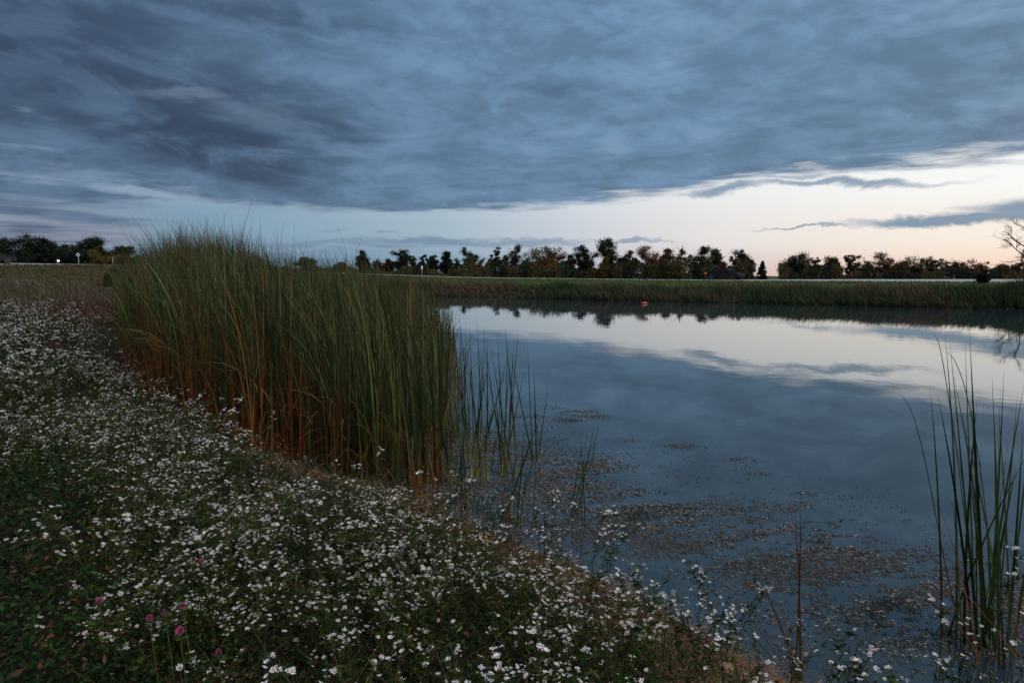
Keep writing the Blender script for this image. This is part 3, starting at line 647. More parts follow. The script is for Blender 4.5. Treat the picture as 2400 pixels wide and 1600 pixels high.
# ------------------------------------------------------------------ cattail bed
GREEN, GREEN2, RUST, TAN, DEAD = np.array((.026, .043, .014)), np.array((.080, .105, .036)), np.array((.20, .078, .028)), np.array((.20, .145, .085)), np.array((.13, .06, .03))
bed = np.array([tuple(onz(x, y, zat(x) if y > 860 and x < 950 else 0)[:2]) for x, y in ((286, 770), (286, 845), (310, 866), (400, 916), (500, 968), (620, 1022), (720, 1062), (800, 1100), (900, 1135), (985, 1150), (1060, 1110), (1095, 1010), (1085, 900), (1062, 830), (1050, 775))] + [(-2.4, 24), (-11, 24)])
def top_y(px): return np.interp(px, [280, 300, 350, 420, 500, 560, 620, 700, 850, 950, 1000, 1040, 1100], [650, 622, 585, 556, 545, 542, 566, 588, 600, 628, 648, 678, 720])
def cattail(nb, H, rusty, seed_col, lean):
    """one plant: nb leaves from one root, height H"""
    m_ = MB(); base = np.stack([rng.normal(0, .018, nb), rng.normal(0, .018, nb), np.full(nb, -.12)], -1)
    L = H * rng.uniform(.55, 1.14, nb) + .12
    a = rng.uniform(0, 2 * np.pi, nb); spread = rng.uniform(.0, .075, nb)
    d0 = np.stack([np.cos(a) * spread, np.sin(a) * spread, np.ones(nb)], -1)
    droop = np.where(rng.uniform(0, 1, nb) < .22, rng.uniform(.1, .35, nb), 0)
    bd = np.stack([np.cos(a) * (spread + droop) + lean * rng.uniform(.3, 2.0, nb) + rng.normal(0, .07, nb), np.sin(a) * (spread + droop), -rng.uniform(0, .05, nb) - droop * .8], -1)
    cb = np.where(rng.uniform(0, 1, (nb, 1)) < rusty, hsv(RUST, nb, .35), hsv(GREEN * [1.4, 1.2, .8], nb, .25))
    ct = hsv(GREEN if seed_col < .5 else GREEN2, nb, .5, .1)
    tanm = rng.uniform(0, 1, (nb, 1)) < .16; ct = np.where(tanm, hsv(TAN * .75, nb, .3), ct)
    olv = rng.uniform(0, 1, (nb, 1)) < .15; ct = np.where(olv, hsv((.085, .075, .025), nb, .3), ct)
    blades(m_, base, L, d0, bd, rng.uniform(.0045, .0095, nb), cb, ct, 8, twist=rng.uniform(-1.2, 1.2), split=rng.uniform(.36, .70) if rusty > .6 else rng.uniform(.12, .4), soft=.25, taper=3.0, pw=3.6)
    k = max(2, nb // 2)              # dead lower leaves that hang and bend over
    a = rng.uniform(0, 2 * np.pi, k); b2 = np.stack([rng.normal(0, .02, k), rng.normal(0, .02, k), rng.uniform(.0, .35, k) * H], -1)
    dd = np.stack([np.cos(a) * .35, np.sin(a) * .35, np.ones(k)], -1); bb = np.stack([np.cos(a) * .5, np.sin(a) * .5, -rng.uniform(.5, 1.3, k)], -1)
    blades(m_, b2, H * rng.uniform(.15, .40, k), dd, bb, rng.uniform(.0025, .006, k), hsv(RUST * [.9, 1, 1], k, .35), hsv(TAN if rusty > .5 else DEAD * 1.3, k, .3), 7)
    return m_
variants = [cattail(int(rng.integers(8, 12)), 1.0, ru, rng.uniform(), -.066) for ru in [.9] * 9 + [.5] * 9 + [.15] * 7]
# candidate roots
N0 = 20000; xs = rng.uniform(bed[:, 0].min(), bed[:, 0].max(), N0); ys = rng.uniform(bed[:, 1].min(), bed[:, 1].max(), N0)
sb = sdist(xs, ys, bed); fd = sdist(xs, ys)
ok = sb < 0
front = np.minimum.reduce([np.hypot(xs - a[0], ys - a[1]) for a in np.concatenate([bed[k_:k_ + 1] * (1 - t_) + bed[k_ + 1:k_ + 2] * t_ for k_ in range(0, 13) for t_ in np.linspace(0, 1, 9)])])
cpx, _ = project(np.stack([xs, ys, xs * 0], -1))
keep = np.exp(-front / 1.5) * .95 + .10
keep *= np.where(cpx > 870, np.interp(cpx, [850, 960, 1010, 1040, 1100], [.75, .5, .30, .12, .05]), 1)
ok &= rng.uniform(0, 1, N0) < keep
xs, ys, front, cpx = xs[ok], ys[ok], front[ok], cpx[ok]
NB = 3000
if len(xs) > NB: s_ = rng.permutation(len(xs))[:NB]; xs, ys, front, cpx = xs[s_], ys[s_], front[s_], cpx[s_]
hor = 636 + .0165 * (cpx - 1200)
Hs = np.clip(1.6 + (hor - top_y(cpx)) * ys / FPX, 1.25, 2.55) * rng.triangular(.80, .94, 1.12, len(xs))
zb = np.maximum(ground_z(xs, ys), -.12); Hs = np.maximum(Hs - np.maximum(zb, 0), 1.0)
order = np.argsort(np.hypot(xs, ys) + rng.uniform(0, .3, len(xs)))
vmesh = [v.mesh('cattail', M_reed) for v in variants]
rest = MB()
def pickv(i_):
    r_ = rng.uniform(); lf = cpx[i_]
    rustp = np.interp(lf, [280, 500, 700, 900, 1050], [.9, .75, .55, .3, .12]) * (1 if front[i_] < .8 else .4)
    if r_ < rustp: return int(rng.integers(0, 9))
    return int(rng.integers(9, 18)) if rng.uniform() < .5 else int(rng.integers(18, 25))
for c_, i_ in enumerate(order):
    v = pickv(i_); rz = rng.normal(0, .5); sc = Hs[i_]; w_ = sc * .9 + .2
    if c_ < 300:
        o = link('cattail_plant', vmesh[v]); o.location = (xs[i_], ys[i_], zb[i_]); o.rotation_euler = (0, 0, rz); o.scale = (w_, w_, sc)
        where = ('at the rust coloured edge by the asters' if cpx[i_] < 560 else 'in the middle of the front edge' if cpx[i_] < 800 else 'at the front corner by the soil' if cpx[i_] < 930 else 'on the thin right edge in water')
        tag(o, 'cattail plant of upright narrow leaves ' + where, 'cattail', 'cattails ' + where)
    else:
        V, Fs, C = variants[v].merged(); C = C * 1.0; c2, s2 = math.cos(rz), math.sin(rz)
        V2 = np.stack([V[:, 0] * c2 - V[:, 1] * s2, V[:, 0] * s2 + V[:, 1] * c2, V[:, 2]], -1) * [w_, w_, sc] + [xs[i_], ys[i_], zb[i_]]
        rest.V.append(V2); rest.F += [f + rest.n for f in Fs]; rest.C.append(C * math.exp(rng.normal(0, .12))); rest.n += len(V2)
o = link('cattail_bed', rest.mesh('cattail_bed', M_reed)); tag(o, 'dense tall cattail bed leaning left, green above and rust below', 'cattails', kind='stuff')
# long single tips that stick out at the top left
# ------------------------------------------------------------------ separate clumps in the water
def clump(px, py, tips, label, name='cattail_clump', cat='cattail', width=.011, basecol=None, topcol=GREEN, base_r=.05, arch=0.12, z=0.0, Y=None, kb=9, yellow=False):
    b = onz(px, py, z) if Y is None else ondepth(px, py, Y)
    root = empty(name, tuple(b)); tag(root, label, cat)
    Yb = b[1]
    for (tx, ty) in tips:
        dY = rng.normal(0, .10); tip = ondepth(tx, ty, Yb + dY) - b
        o0 = np.array([rng.normal(0, base_r), rng.normal(0, base_r * .8), -.06])
        d = tip - o0; L = np.linalg.norm(d)
        horiz = d * [1, 1, 0]; bow = horiz * arch / L + np.array([rng.normal(0, .02), rng.normal(0, .02), 0])
        d0 = d / L - bow; bend = bow                         # d0 + bend = direction of the tip
        m_ = MB(); t = np.linspace(0, 1, kb + 1); w = width * rng.uniform(.75, 1.2) * np.clip(1 - t ** 3, .06, 1) / 2
        c = o0 + L * (t[:, None] * d0 + (t ** 2)[:, None] * bend)
        f = rng.normal(0, .5); s_ = np.array([math.cos(f), math.sin(f), 0]); nrm_ = np.array([-math.sin(f), math.cos(f), 0])
        V = np.stack([c - s_ * w[:, None], c + nrm_ * w[:, None] * .35, c + s_ * w[:, None]], 1)
        i2 = np.arange(kb) * 3; F = np.concatenate([np.stack([i2, i2 + 1, i2 + 4, i2 + 3], -1), np.stack([i2 + 1, i2 + 2, i2 + 5, i2 + 4], -1)])
        bc = hsv(RUST * .8 if basecol is None else basecol, 1, .3)[0]; tcx = hsv(topcol, 1, .25)[0]
        fr = np.clip((t - .12) / .3, 0, 1)[:, None]; C = bc * (1 - fr) + tcx * fr
        m_.add(V.reshape(-1, 3), F, np.repeat(C, 3, 0)); link('leaf', m_.mesh('leaf', M_reed), root)
    return root
YG = np.array((.16, .15, .04)); DKR = GREEN * .9
clump(1112, 1124, [(1100, 760), (1118, 745), (1135, 770), (1090, 800), (1150, 830), (1072, 830), (1160, 900), (1195, 815), (1080, 760), (1127, 820), (1142, 790), (1060, 790), (1185, 870), (1105, 860)], 'tall fanned cattail clump with yellowish foot, nearest the bed edge in the water', basecol=YG)
clump(1184, 1112, [(1130, 760), (1148, 800), (1165, 780), (1183, 765), (1205, 790), (1215, 768), (1172, 850), (1196, 860), (1230, 870), (1143, 880), (1190, 800), (1160, 900)], 'tall open cattail clump second from the bed edge', basecol=YG)
clump(1256, 1076, [(1236, 802), (1251, 868), (1285, 898), (1190, 800), (1270, 1000), (1245, 930), (1225, 960)], 'cattail clump third from the bed edge with arching tips', basecol=GREEN)
clump(1200, 1235, [(1265, 978), (1240, 1060), (1215, 1020), (1245, 1000), (1195, 1060), (1230, 990)], 'short dark cattail clump leaning right, in front of the open ones', basecol=RUST * .5)
clump(1341, 1212, [(1360, 1012), (1377, 1000), (1394, 988), (1404, 992), (1366, 1040), (1385, 1030)], 'small lone rush clump farthest right of the shore clumps', basecol=DKR, width=.008)
clump(1396, 1075, [(1404, 990)], 'single thin rush blade standing in the water right of the small clump', basecol=DKR, width=.007)
clump(1062, 1137, [(1000, 950), (1020, 930), (1040, 900), (980, 980), (1010, 900), (1045, 960), (990, 900)], 'short cattail clump with yellow foot leaning left toward the bed', basecol=YG * 1.4)
clump(1085, 1226, [(1083, 1010), (1088, 880), (1078, 950), (1092, 1000), (1086, 1040)], 'narrow upright cattail clump with rusty foot at the shoreline', basecol=RUST * .6, base_r=.03, width=.009)
clump(986, 1178, [(940, 760), (960, 790), (985, 760), (1005, 800), (975, 830), (1020, 860), (950, 850), (990, 900), (930, 830), (1000, 760)], 'large cattail clump with orange lower stems at the soil edge', basecol=RUST * 1.2, base_r=.025)
clump(1036, 1200, [(1000, 1040), (1020, 1060), (985, 1080), (1015, 990)], 'low reddish dead cattail clump at the soil edge', basecol=RUST, topcol=DEAD)
clump(880, 1120, [(850, 760), (870, 730), (890, 760), (905, 740), (860, 800), (915, 800)], 'cattail clump with rusty stems rooted in bare soil, left of the orange stemmed one', basecol=RUST, base_r=.03)
clump(1150, 1090, [(1172, 990), (1140, 985), (1162, 1010)], 'low thin blades between the first two open clumps', basecol=DKR, width=.008)
clump(1032, 1045, [(1010, 720), (1028, 700), (1045, 740), (1060, 700), (1022, 780), (1050, 800), (1070, 780), (1000, 760), (1038, 690)], 'tall thin cattail clump in water at the right edge of the bed, farther back', basecol=DKR)
clump(1078, 1010, [(1060, 720), (1075, 735), (1092, 745), (1086, 800), (1068, 790), (1105, 840)], 'thin tall cattail clump in water, behind the tall fanned one', basecol=DKR, width=.009)
clump(1012, 1120, [(985, 760), (1002, 740), (1020, 770), (1035, 830), (995, 840), (1050, 900), (970, 800)], 'thin cattail clump in water between the orange stemmed and the yellow footed ones', basecol=RUST * .5, width=.009)
clump(1135, 1030, [(1120, 800), (1140, 815), (1128, 880), (1150, 900)], 'few thin stems in water behind the first two open clumps', basecol=DKR, width=.008)
clump(2300, 1520, [(2180, 905), (2215, 785), (2226, 800), (2205, 830), (2262, 800), (2273, 790), (2235, 880), (2198, 925), (2353, 872), (2386, 912), (2345, 905), (2398, 1000), (2330, 1010), (2410, 1060), (2290, 940), (2250, 960), (2275, 925), (2420, 980), (2380, 1100), (2232, 1178), (2430, 1150), (2310, 1200), (2340, 960), (2365, 1010), (2300, 1000), (2265, 1060), (2400, 900), (2285, 1090), (2325, 880)],
      'tall dark cattail clump rising from the water at the right edge', basecol=DKR, topcol=GREEN * 1.1, base_r=.075, arch=.28, width=.0115, kb=12)
def path_leaf(pts, root_px, w, colr, label, name='cattail_leaf', cat='cattail leaf'):
    b = onz(*root_px); root = empty(name, tuple(b)); tag(root, label, cat)
    P = np.array([ondepth(x, y, b[1] + .03 * i_) for i_, (x, y) in enumerate(pts)]) - b
    t0 = np.linspace(0, 1, len(P)); t = np.linspace(0, 1, 22)
    c = np.stack([np.interp(t, t0, P[:, k_]) for k_ in range(3)], -1)
    for _ in range(3): c[1:-1] = (c[:-2] + 2 * c[1:-1] + c[2:]) / 4
    hw = w * np.clip(1 - t ** 3, .1, 1) / 2; s_ = np.array([.8, .6, 0]); n2 = np.array([-.5, .6, .5])
    V = np.stack([c - s_ * hw[:, None], c + n2 * hw[:, None] * .5, c + s_ * hw[:, None]], 1); i2 = np.arange(21) * 3
    m_ = MB(); m_.add(V.reshape(-1, 3), np.concatenate([np.stack([i2, i2 + 1, i2 + 4, i2 + 3], -1), np.stack([i2 + 1, i2 + 2, i2 + 5, i2 + 4], -1)]), colr)
    link('blade', m_.mesh('blade', M_reed), root)
path_leaf([(2262, 1500), (2225, 1380), (2192, 1200), (2165, 1060), (2135, 950), (2105, 917), (2072, 921)], (2262, 1500), .011, DKR * .8, 'long blade arching out to the left of the right edge clump')
path_leaf([(2290, 1490), (2270, 1280), (2245, 1080), (2222, 920), (2205, 820), (2195, 785), (2178, 778)], (2290, 1490), .011, DKR * .8, 'tallest blade of the right edge clump with a hooked tip')
path_leaf([(2330, 1500), (2318, 1250), (2290, 1040), (2262, 900), (2235, 835), (2215, 822), (2200, 830)], (2330, 1500), .011, DKR * .8, 'blade with a folded tip in the middle of the right edge clump')
path_leaf([(1884, 1590), (1876, 1420), (1868, 1290), (1860, 1215), (1847, 1176), (1836, 1180), (1832, 1216)], (1884, 1590), .005, DEAD * .6, 'thin hooked brown blade beside the lone rush', 'rush_leaf', 'rush leaf')
m_c = clump(2325, 1560, [(2160, 1290), (2110, 1340), (2100, 1390), (2200, 1180), (2180, 1330), (2370, 1290), (2390, 1340)], 'low bent rusty blades at the foot of the right edge clump', basecol=RUST * .6, topcol=DEAD * .9, base_r=.12, arch=.5, width=.008)
clump(1872, 1598, [(1876, 1150), (1862, 1170), (1880, 1190)], 'thin brown rush with curled tip standing alone in front of the floating leaves', name='rush_clump', cat='rush', basecol=DEAD * .8, topcol=DEAD * .6, base_r=.012, width=.006)
clump(1885, 1605, [(1750, 1290), (1700, 1375), (1640, 1335), (1660, 1400), (1830, 1420), (1780, 1350), (1900, 1490)], 'dry orange brown blades leaning left beside the thin brown rush', name='rush_clump', cat='rush', basecol=RUST, topcol=RUST * .6, base_r=.03, width=.006, arch=.3)
for px, yb, tips, lb in ((14, 716, [(5, 640), (12, 612), (20, 650), (8, 660), (18, 630)], 'yellowish tall grass tuft at the left edge of the field'),
                         (108, 712, [(100, 660), (112, 622), (118, 640), (104, 650), (125, 668)], 'yellow brown tall grass tuft in the field, second from the left edge'),
                         (150, 708, [(135, 640), (160, 622), (152, 650), (148, 660)], 'dark brown dock stalks in the field below the diamond sign')):
    clump(px, yb, tips, lb, name='grass_tuft', cat='grass tuft', z=.45, basecol=TAN * .5, topcol=np.array((.11, .08, .03)), width=.02, base_r=.1, arch=.2)

# ------------------------------------------------------------------ floating leaf litter
mat_poly = np.array([tuple(onz(x, y)[:2]) for x, y in ((880, 1050), (1000, 1030), (1120, 1010), (1290, 1065), (1400, 1075), (1490, 1150), (1620, 1185), (1900, 1205), (2100, 1285), (2280, 1325), (2480, 1400), (2480, 1560), (2250, 1565), (1990, 1525), (1800, 1440), (1700, 1370), (1560, 1300), (1400, 1275), (1200, 1265), (1090, 1222), (950, 1140))])
N = 460000; x0, y0 = mat_poly.min(0); x1, y1 = mat_poly.max(0)
X = rng.uniform(x0 - .6, x1 + .4, N); Y = rng.uniform(y0 - .3, y1 + 2.5, N)
sp_ = sdist(X, Y, mat_poly); nz = fbm(X * .6 + Y * .3, Y * 2.2 - X * .9, 2.2, 4, 21); n2 = fbm(X, Y * 2.2, 14, 3, 5)
dens = np.interp(sp_, [-.5, -.15, 0, .25, 1.2], [.92, .82, .5, .05, .0]) * sms(nz + .8 * (n2 - .5), .22, .70)
sc_ = [(1290, 955), (1350, 962), (1330, 985), (1490, 1035), (1530, 1040), (1590, 1045), (1610, 1075), (1720, 1075), (1770, 1100), (1800, 1110), (1860, 1150), (1100, 757), (1080, 760), (2020, 1215), (2060, 1220), (1350, 960), (1240, 975), (1380, 975), (1520, 1190), (1640, 1160)]
for cx, cy in sc_:
    q_ = onz(cx, cy); dens = np.maximum(dens, .3 * np.exp(-((X - q_[0]) / (.11 * q_[1] / 5 + .02)) ** 2 - ((Y - q_[1]) / (.07 * q_[1] / 5)) ** 2) * sms(nz, .35, .6) * 1.6)
ok = (rng.uniform(0, 1, N) < dens) & (sdist(X, Y) < -.04); X, Y = X[ok], Y[ok]; n = len(X)
a = rng.normal(-.25, .55, n); L = rng.uniform(.0035, .0095, n) * np.exp(rng.normal(0, .2, n)) * np.exp(rng.normal(0, .3, n)); W = L * rng.uniform(.12, .34, n)
dx, dy = np.cos(a), np.sin(a); zc = rng.uniform(.001, .006, n); cur = rng.uniform(-.3, .6, n) * W
c = np.stack([X, Y, zc], -1); A = np.stack([dx, dy, rng.normal(0, .06, n)], -1); B = np.stack([-dy, dx, rng.normal(0, .25, n)], -1)
V = np.stack([c - A * L[:, None], c + B * W[:, None], c + A * L[:, None], c - B * W[:, None], c + np.stack([X * 0, X * 0, .004 + np.abs(cur)], -1)], 1)
V[..., 2] = np.maximum(V[..., 2], .0006)
i = np.arange(n)[:, None] * 5; F = np.concatenate([np.concatenate([i + p_, i + q_, i + 4], 1) for p_, q_ in ((0, 1), (1, 2), (2, 3), (3, 0))])
pal = np.array([(.062, .052, .045), (.085, .072, .065), (.036, .032, .026), (.045, .045, .033), (.20, .18, .17), (.026, .026, .016)])
pi_ = np.clip(((fbm(X, Y, 2.5, 3, 31) + rng.normal(0, .12, n) - .25) * 12).astype(int), 0, 5)
mb = MB(); mb.add(V.reshape(-1, 3), F, np.repeat(np.clip(pal[pi_] * np.exp(rng.normal(0, .25, (n, 1))), 0, .5), 5, 0))
o = link('floating_leaves', mb.mesh('floating_leaves', M_straw)); tag(o, 'drifting mat of small brown leaves and weed floating on the pond near the shore', 'leaves', kind='stuff')

# ------------------------------------------------------------------ asters
WHITE = np.array((.80, .82, .86)); DISC_O = np.array((.75, .20, .02)); DISC_Y = np.array((.70, .50, .10))
def head(mb, p, n_, r, lod=0, shade=1.0):
    """one daisy-like flower head facing n_"""
    n_ = n_ / np.linalg.norm(n_); a = np.cross(n_, [.3, .5, .8]); a /= np.linalg.norm(a); b = np.cross(n_, a)
    k = (13 if lod == 0 else 7); th_ = np.arange(k) * 2 * np.pi / k + rng.normal(0, .12, k); cup = rng.uniform(.05, .9)
    rr = r * rng.uniform(.8, 1.08, k)
    dirs = np.cos(th_)[:, None] * a + np.sin(th_)[:, None] * b; perp = -np.sin(th_)[:, None] * a + np.cos(th_)[:, None] * b
    hw = r * (math.pi / k) * (.52 if lod == 0 else .62)
    inner = p + dirs * r * .2; mid = p + dirs * (rr * .7)[:, None] + n_ * r * cup * .45; tip = p + dirs * rr[:, None] + n_ * r * cup * .8
    V = np.stack([inner, mid - perp * hw, tip, mid + perp * hw], 1)
    i2 = np.arange(k)[:, None] * 4
    mb.add(V.reshape(-1, 3), np.concatenate([i2, i2 + 1, i2 + 2, i2 + 3], 1), WHITE * shade)
    m = 6; t2 = np.arange(m) * 2 * np.pi / m; ring = p + (np.cos(t2)[:, None] * a + np.sin(t2)[:, None] * b) * r * .25 + n_ * r * .05
    dc = (DISC_O if rng.uniform() < .22 else DISC_Y if rng.uniform() < .8 else np.array((.30, .08, .04))) * rng.uniform(.7, 1.1)
    mb.add(np.concatenate([ring, [p + n_ * r * .2]]), [[q1, (q1 + 1) % m, m] for q1 in range(m)], dc)
def bud(mb, p, r):
    V = p + np.array([[r, 0, 0], [-r * .5, r * .87, 0], [-r * .5, -r * .87, 0], [0, 0, r * 1.3], [0, 0, -r * 1.3]])
    mb.add(V, [[0, 1, 3], [1, 2, 3], [2, 0, 3], [1, 0, 4], [2, 1, 4], [0, 2, 4]], np.array((.42, .40, .22)) * rng.uniform(.6, 1.1))
STEM = np.array((.06, .042, .025)); LG = np.array((.024, .050, .012)); LG2 = np.array((.052, .075, .017))
def aster(H=.42, ns=4, heads=18, lod=0, spread=.5, direction=None, hr=.0092):
    """returns stem builder, leaf builder, list of flower (pos, normal, r), list of buds"""
    st, lf = MB(), MB(); fl, bu = [], []; LP = []
    for s_ in range(ns):
        a = rng.uniform(0, 2 * np.pi) if direction is None else direction + rng.normal(0, .5)
        sp2 = spread * rng.uniform(.4, 1.2); L = H * rng.uniform(.75, 1.15)
        t = np.linspace(0, 1, 7)[:, None]; d = np.array([math.cos(a), math.sin(a), 0])
        c = np.array([rng.normal(0, .03), rng.normal(0, .03), 0]) + L * (t * (np.array([0, 0, 1.05]) + d * sp2 * .35) + t ** 2 * (d * sp2 * .75 + np.array([0, 0, -.28 * sp2]))) + rng.normal(0, .006, (7, 3)) * t
        tube(st, c, np.linspace(.0022, .0010, 7), STEM * rng.uniform(.7, 1.4))
        nh = max(2, heads // ns)
        for h_ in range(nh):
            u_ = 1 - .5 * rng.uniform(0, 1) ** 1.5; i_ = min(5, int(u_ * 6)); p0 = c[i_] * (1 - (u_ * 6 - i_)) + c[i_ + 1] * (u_ * 6 - i_)
            b_ = rng.normal(0, 1, 3) * [1, 1, .3] + [0, 0, .95]; b_ /= np.linalg.norm(b_); bl = rng.uniform(.025, .085) * (1.25 - .5 * u_) * H / .42
            p1 = p0 + b_ * bl * .55; p2 = p0 + b_ * bl + np.array([0, 0, bl * .18])
            tube(st, [p0, p1, p2], [.0011, .0009, .0007], STEM * rng.uniform(.8, 1.5))
            nn = np.array([rng.normal(0, .30), rng.normal(-.12, .30), 1.0])
            if rng.uniform() < .92:
                fl.append((p2, nn, hr * rng.uniform(.75, 1.2)))
                for _ in range(int(rng.integers(0, 4))):
                    pc = p2 + np.array([rng.normal(0, .016), rng.normal(0, .016), rng.normal(-.003, .007)]); fl.append((pc, nn + rng.normal(0, .25, 3) * [1, 1, 0], hr * rng.uniform(.65, 1.1)))
                    tube(st, [p1, (p1 + pc) / 2, pc], [.0009, .0008, .0006], STEM * rng.uniform(.8, 1.5))
            else: bu.append(p2)
            if rng.uniform() < .45: bu.append(p1 + rng.normal(0, .008, 3) + [0, 0, .008])
            for _ in range(3): LP.append((p0 + (p2 - p0) * rng.uniform(0, .9), rng.uniform(.006, .013)))
        for _ in range(44 if lod == 0 else 14):
            u_ = rng.uniform(.05, 1) * 5.99; i_ = int(u_); LP.append((c[i_] * (1 - (u_ - i_)) + c[i_ + 1] * (u_ - i_) + rng.normal(0, .008, 3), rng.uniform(.010, .022)))
    P = np.array([q_[0] for q_ in LP]); S_ = np.array([q_[1] for q_ in LP]) * (1 if lod == 0 else 1.5)
    leaves(lf, P, S_, .2 if lod == 0 else .3, hsv(LG if rng.uniform() < .6 else LG2, len(P), .35, .12), .4)
    return st, lf, fl, bu
def fl_mesh(name, fl, bu, lod):
    m_ = MB()
    for p_, n_2, r_ in fl: head(m_, p_, n_2, r_, lod, rng.uniform(.55, 1.05))
    for b_ in bu: bud(m_, b_, .0035)
    return m_
NV = 18
near_v = []
for _ in range(NV):
    s_, l_, f_, b_ = aster(.42 * rng.uniform(.85, 1.1), int(rng.integers(4, 7)), int(rng.integers(10, 19)), 0)
    fm = fl_mesh('flowers', f_, b_, 0)
    near_v.append(dict(sm=s_.mesh('stem', M_bark), lm=l_.mesh('leaf', M_leaf), fm=fm.mesh('flower', M_petal), mbs=(s_, l_, fm), fl=f_, bu=b_))
far_v = []
for _ in range(10):
    s_, l_, f_, b_ = aster(.45, 3, 12, 1, hr=.0105); far_v.append((l_, fl_mesh('f', f_, [], 1)))
head_meshes = []
for _ in range(10):
    m_ = MB(); head(m_, np.zeros(3), np.array([rng.normal(0, .2), rng.normal(-.1, .2), 1.]), .0095, 0); head_meshes.append(m_.mesh('flower_head', M_petal))
spray_heads = []
for _ in range(8):
    m_ = MB(); head(m_, np.zeros(3), np.array([rng.normal(0, .2), rng.normal(-.1, .2), 1.]), .0095, 0)
    a_ = MB(); a_.V = m_.V[:1]; a_.F = m_.F[:1]; a_.C = m_.C[:1]; a_.n = len(m_.V[0])
    d_ = MB(); d_.V = m_.V[1:]; d_.F = [m_.F[1] - len(m_.V[0])]; d_.C = m_.C[1:]; d_.n = len(m_.V[1])
    spray_heads.append((a_.mesh('petals', M_petal), d_.mesh('disc', M_petal)))
# where asters grow
N = 20000
Yc = 1.0 + 16.5 * rng.uniform(0, 1, N) ** 1.6; Xc = rng.uniform(-.86, .9, N) * Yc
w_area = Yc * Yc ** (1 - 1 / 1.6)
s = sdist(Xc, Yc); sbed = sdist(Xc, Yc, bed)
gz = ground_z(Xc, Yc); qx, qy = project(np.stack([Xc, Yc, gz + .35], -1))
patch = fbm(Xc, Yc, 1.1, 3, 41)
p2_ = fbm(Xc, Yc, 2.4, 3, 43)
den = (.98 * sms(patch * .5 + p2_ * .5, .485, .54) + .0) * 1.05
den *= np.where(Yc < 3.6, sms(qx, -50, 330) * .95 + .05, 1.0)           # green corner bottom left carries few flowers
den *= np.where((qy > 1330) & (qx < 700), .45, 1)
den *= np.where((qx > 960) & (Yc < 5.2), sms(s, .55, .95) * .95 + .05, np.where(qx < 620, 1.0, sms(s, .2, .5) * .95 + .05))
den *= np.where(Yc > 11.5, sms(Yc, 15.5, 11.5), 1)
ok = (s > .04) & (sbed > np.where(qx > 720, .6, np.where(qx > 560, .3, .1))) & (rng.uniform(0, 1, N) < den * np.clip(w_area / w_area.max() * 3.2, 0, 1)) & (Yc > 1.12)
Xc, Yc, gz, qx, qy, s = [v_[ok] for v_ in (Xc, Yc, gz, qx, qy, s)]
hor_c = 636 + .0165 * (qx - 1200)
dist = np.hypot(Xc, Yc); order = np.argsort(dist)
inview = (qx > -120) & (qx < 2500) & (qy < 1760)
order = [i_ for i_ in order if inview[i_]]
print('ASTERS', len(order))
meadow_l, meadow_f, meadow_s = MB(), MB(), MB()
def addm(dst, src, rz, sc, loc, tint=1.0):
    V, Fs, C = src.merged(); c2, s2 = math.cos(rz), math.sin(rz)
    V2 = np.stack([V[:, 0] * c2 - V[:, 1] * s2, V[:, 0] * s2 + V[:, 1] * c2, V[:, 2]], -1) * sc + loc
    dst.V.append(V2); dst.F += [f + dst.n for f in Fs]; dst.C.append(C * tint); dst.n += len(V2)
def where_label(x_, y_):
    if y_ > 1450: r_ = 'in the lowest rows'
    elif y_ > 1280: r_ = 'midway up the bank'
    elif y_ > 1120: r_ = 'high on the bank'
    else: r_ = 'toward the cattails'
    return r_ + (' at left' if x_ < 600 else ' at centre' if x_ < 1150 else ' by the water')
cnt = 0
for i_ in order:
    rz = rng.uniform(0, 2 * np.pi); sc = rng.uniform(.5, 1.0) * (.8 + .45 * float(fbm(Xc[i_], Yc[i_], 1.9, 2, 91))) * (1.0 if Yc[i_] < 5 else 1.15); loc = np.array([Xc[i_], Yc[i_], gz[i_] - .02])
    if s[i_] < .4 and Yc[i_] < 5: sc *= .8
    if 560 < qx[i_] < 1120 and s[i_] < 1.6 and Yc[i_] > 3: sc *= .52
    if float(sdist(np.array([Xc[i_]]), np.array([Yc[i_]]), bed)[0]) < .7: sc *= .72
    if cnt < 285:
        v = near_v[int(rng.integers(NV))]; wl = where_label(qx[i_], qy[i_])
        root = empty('aster_plant', tuple(loc)); root.rotation_euler = (0, 0, rz); root.scale = (sc,) * 3
        tag(root, 'white aster plant with small daisy flowers ' + wl, 'aster', 'white asters ' + wl)
        link('stem', v['sm'], root); link('foliage', v['lm'], root)['kind'] = 'stuff'
        if cnt < 60:
            for (p_, n2_, r_) in v['fl']:
                h_ = link('flower_head', head_meshes[int(rng.integers(10))], root); h_.location = p_; k_s = r_ / .0095; h_.scale = (k_s,) * 3; h_.rotation_euler = (rng.normal(0, .25), rng.normal(0, .25), rng.uniform(0, 6))
        else:
            link('flower_heads', v['fm'], root)['kind'] = 'stuff'
        cnt += 1
    elif Yc[i_] < 5.5:
        v = near_v[int(rng.integers(NV))]['mbs']
        addm(meadow_s, v[0], rz, sc, loc); addm(meadow_l, v[1], rz, sc, loc, math.exp(rng.normal(0, .15))); addm(meadow_f, v[2], rz, sc, loc)
    else:
        v = far_v[int(rng.integers(10))]
        addm(meadow_l, v[0], rz, sc * 1.05, loc, math.exp(rng.normal(0, .2)) * np.array([1.1, .95, .95])); addm(meadow_f, v[1], rz, sc * 1.05, loc)
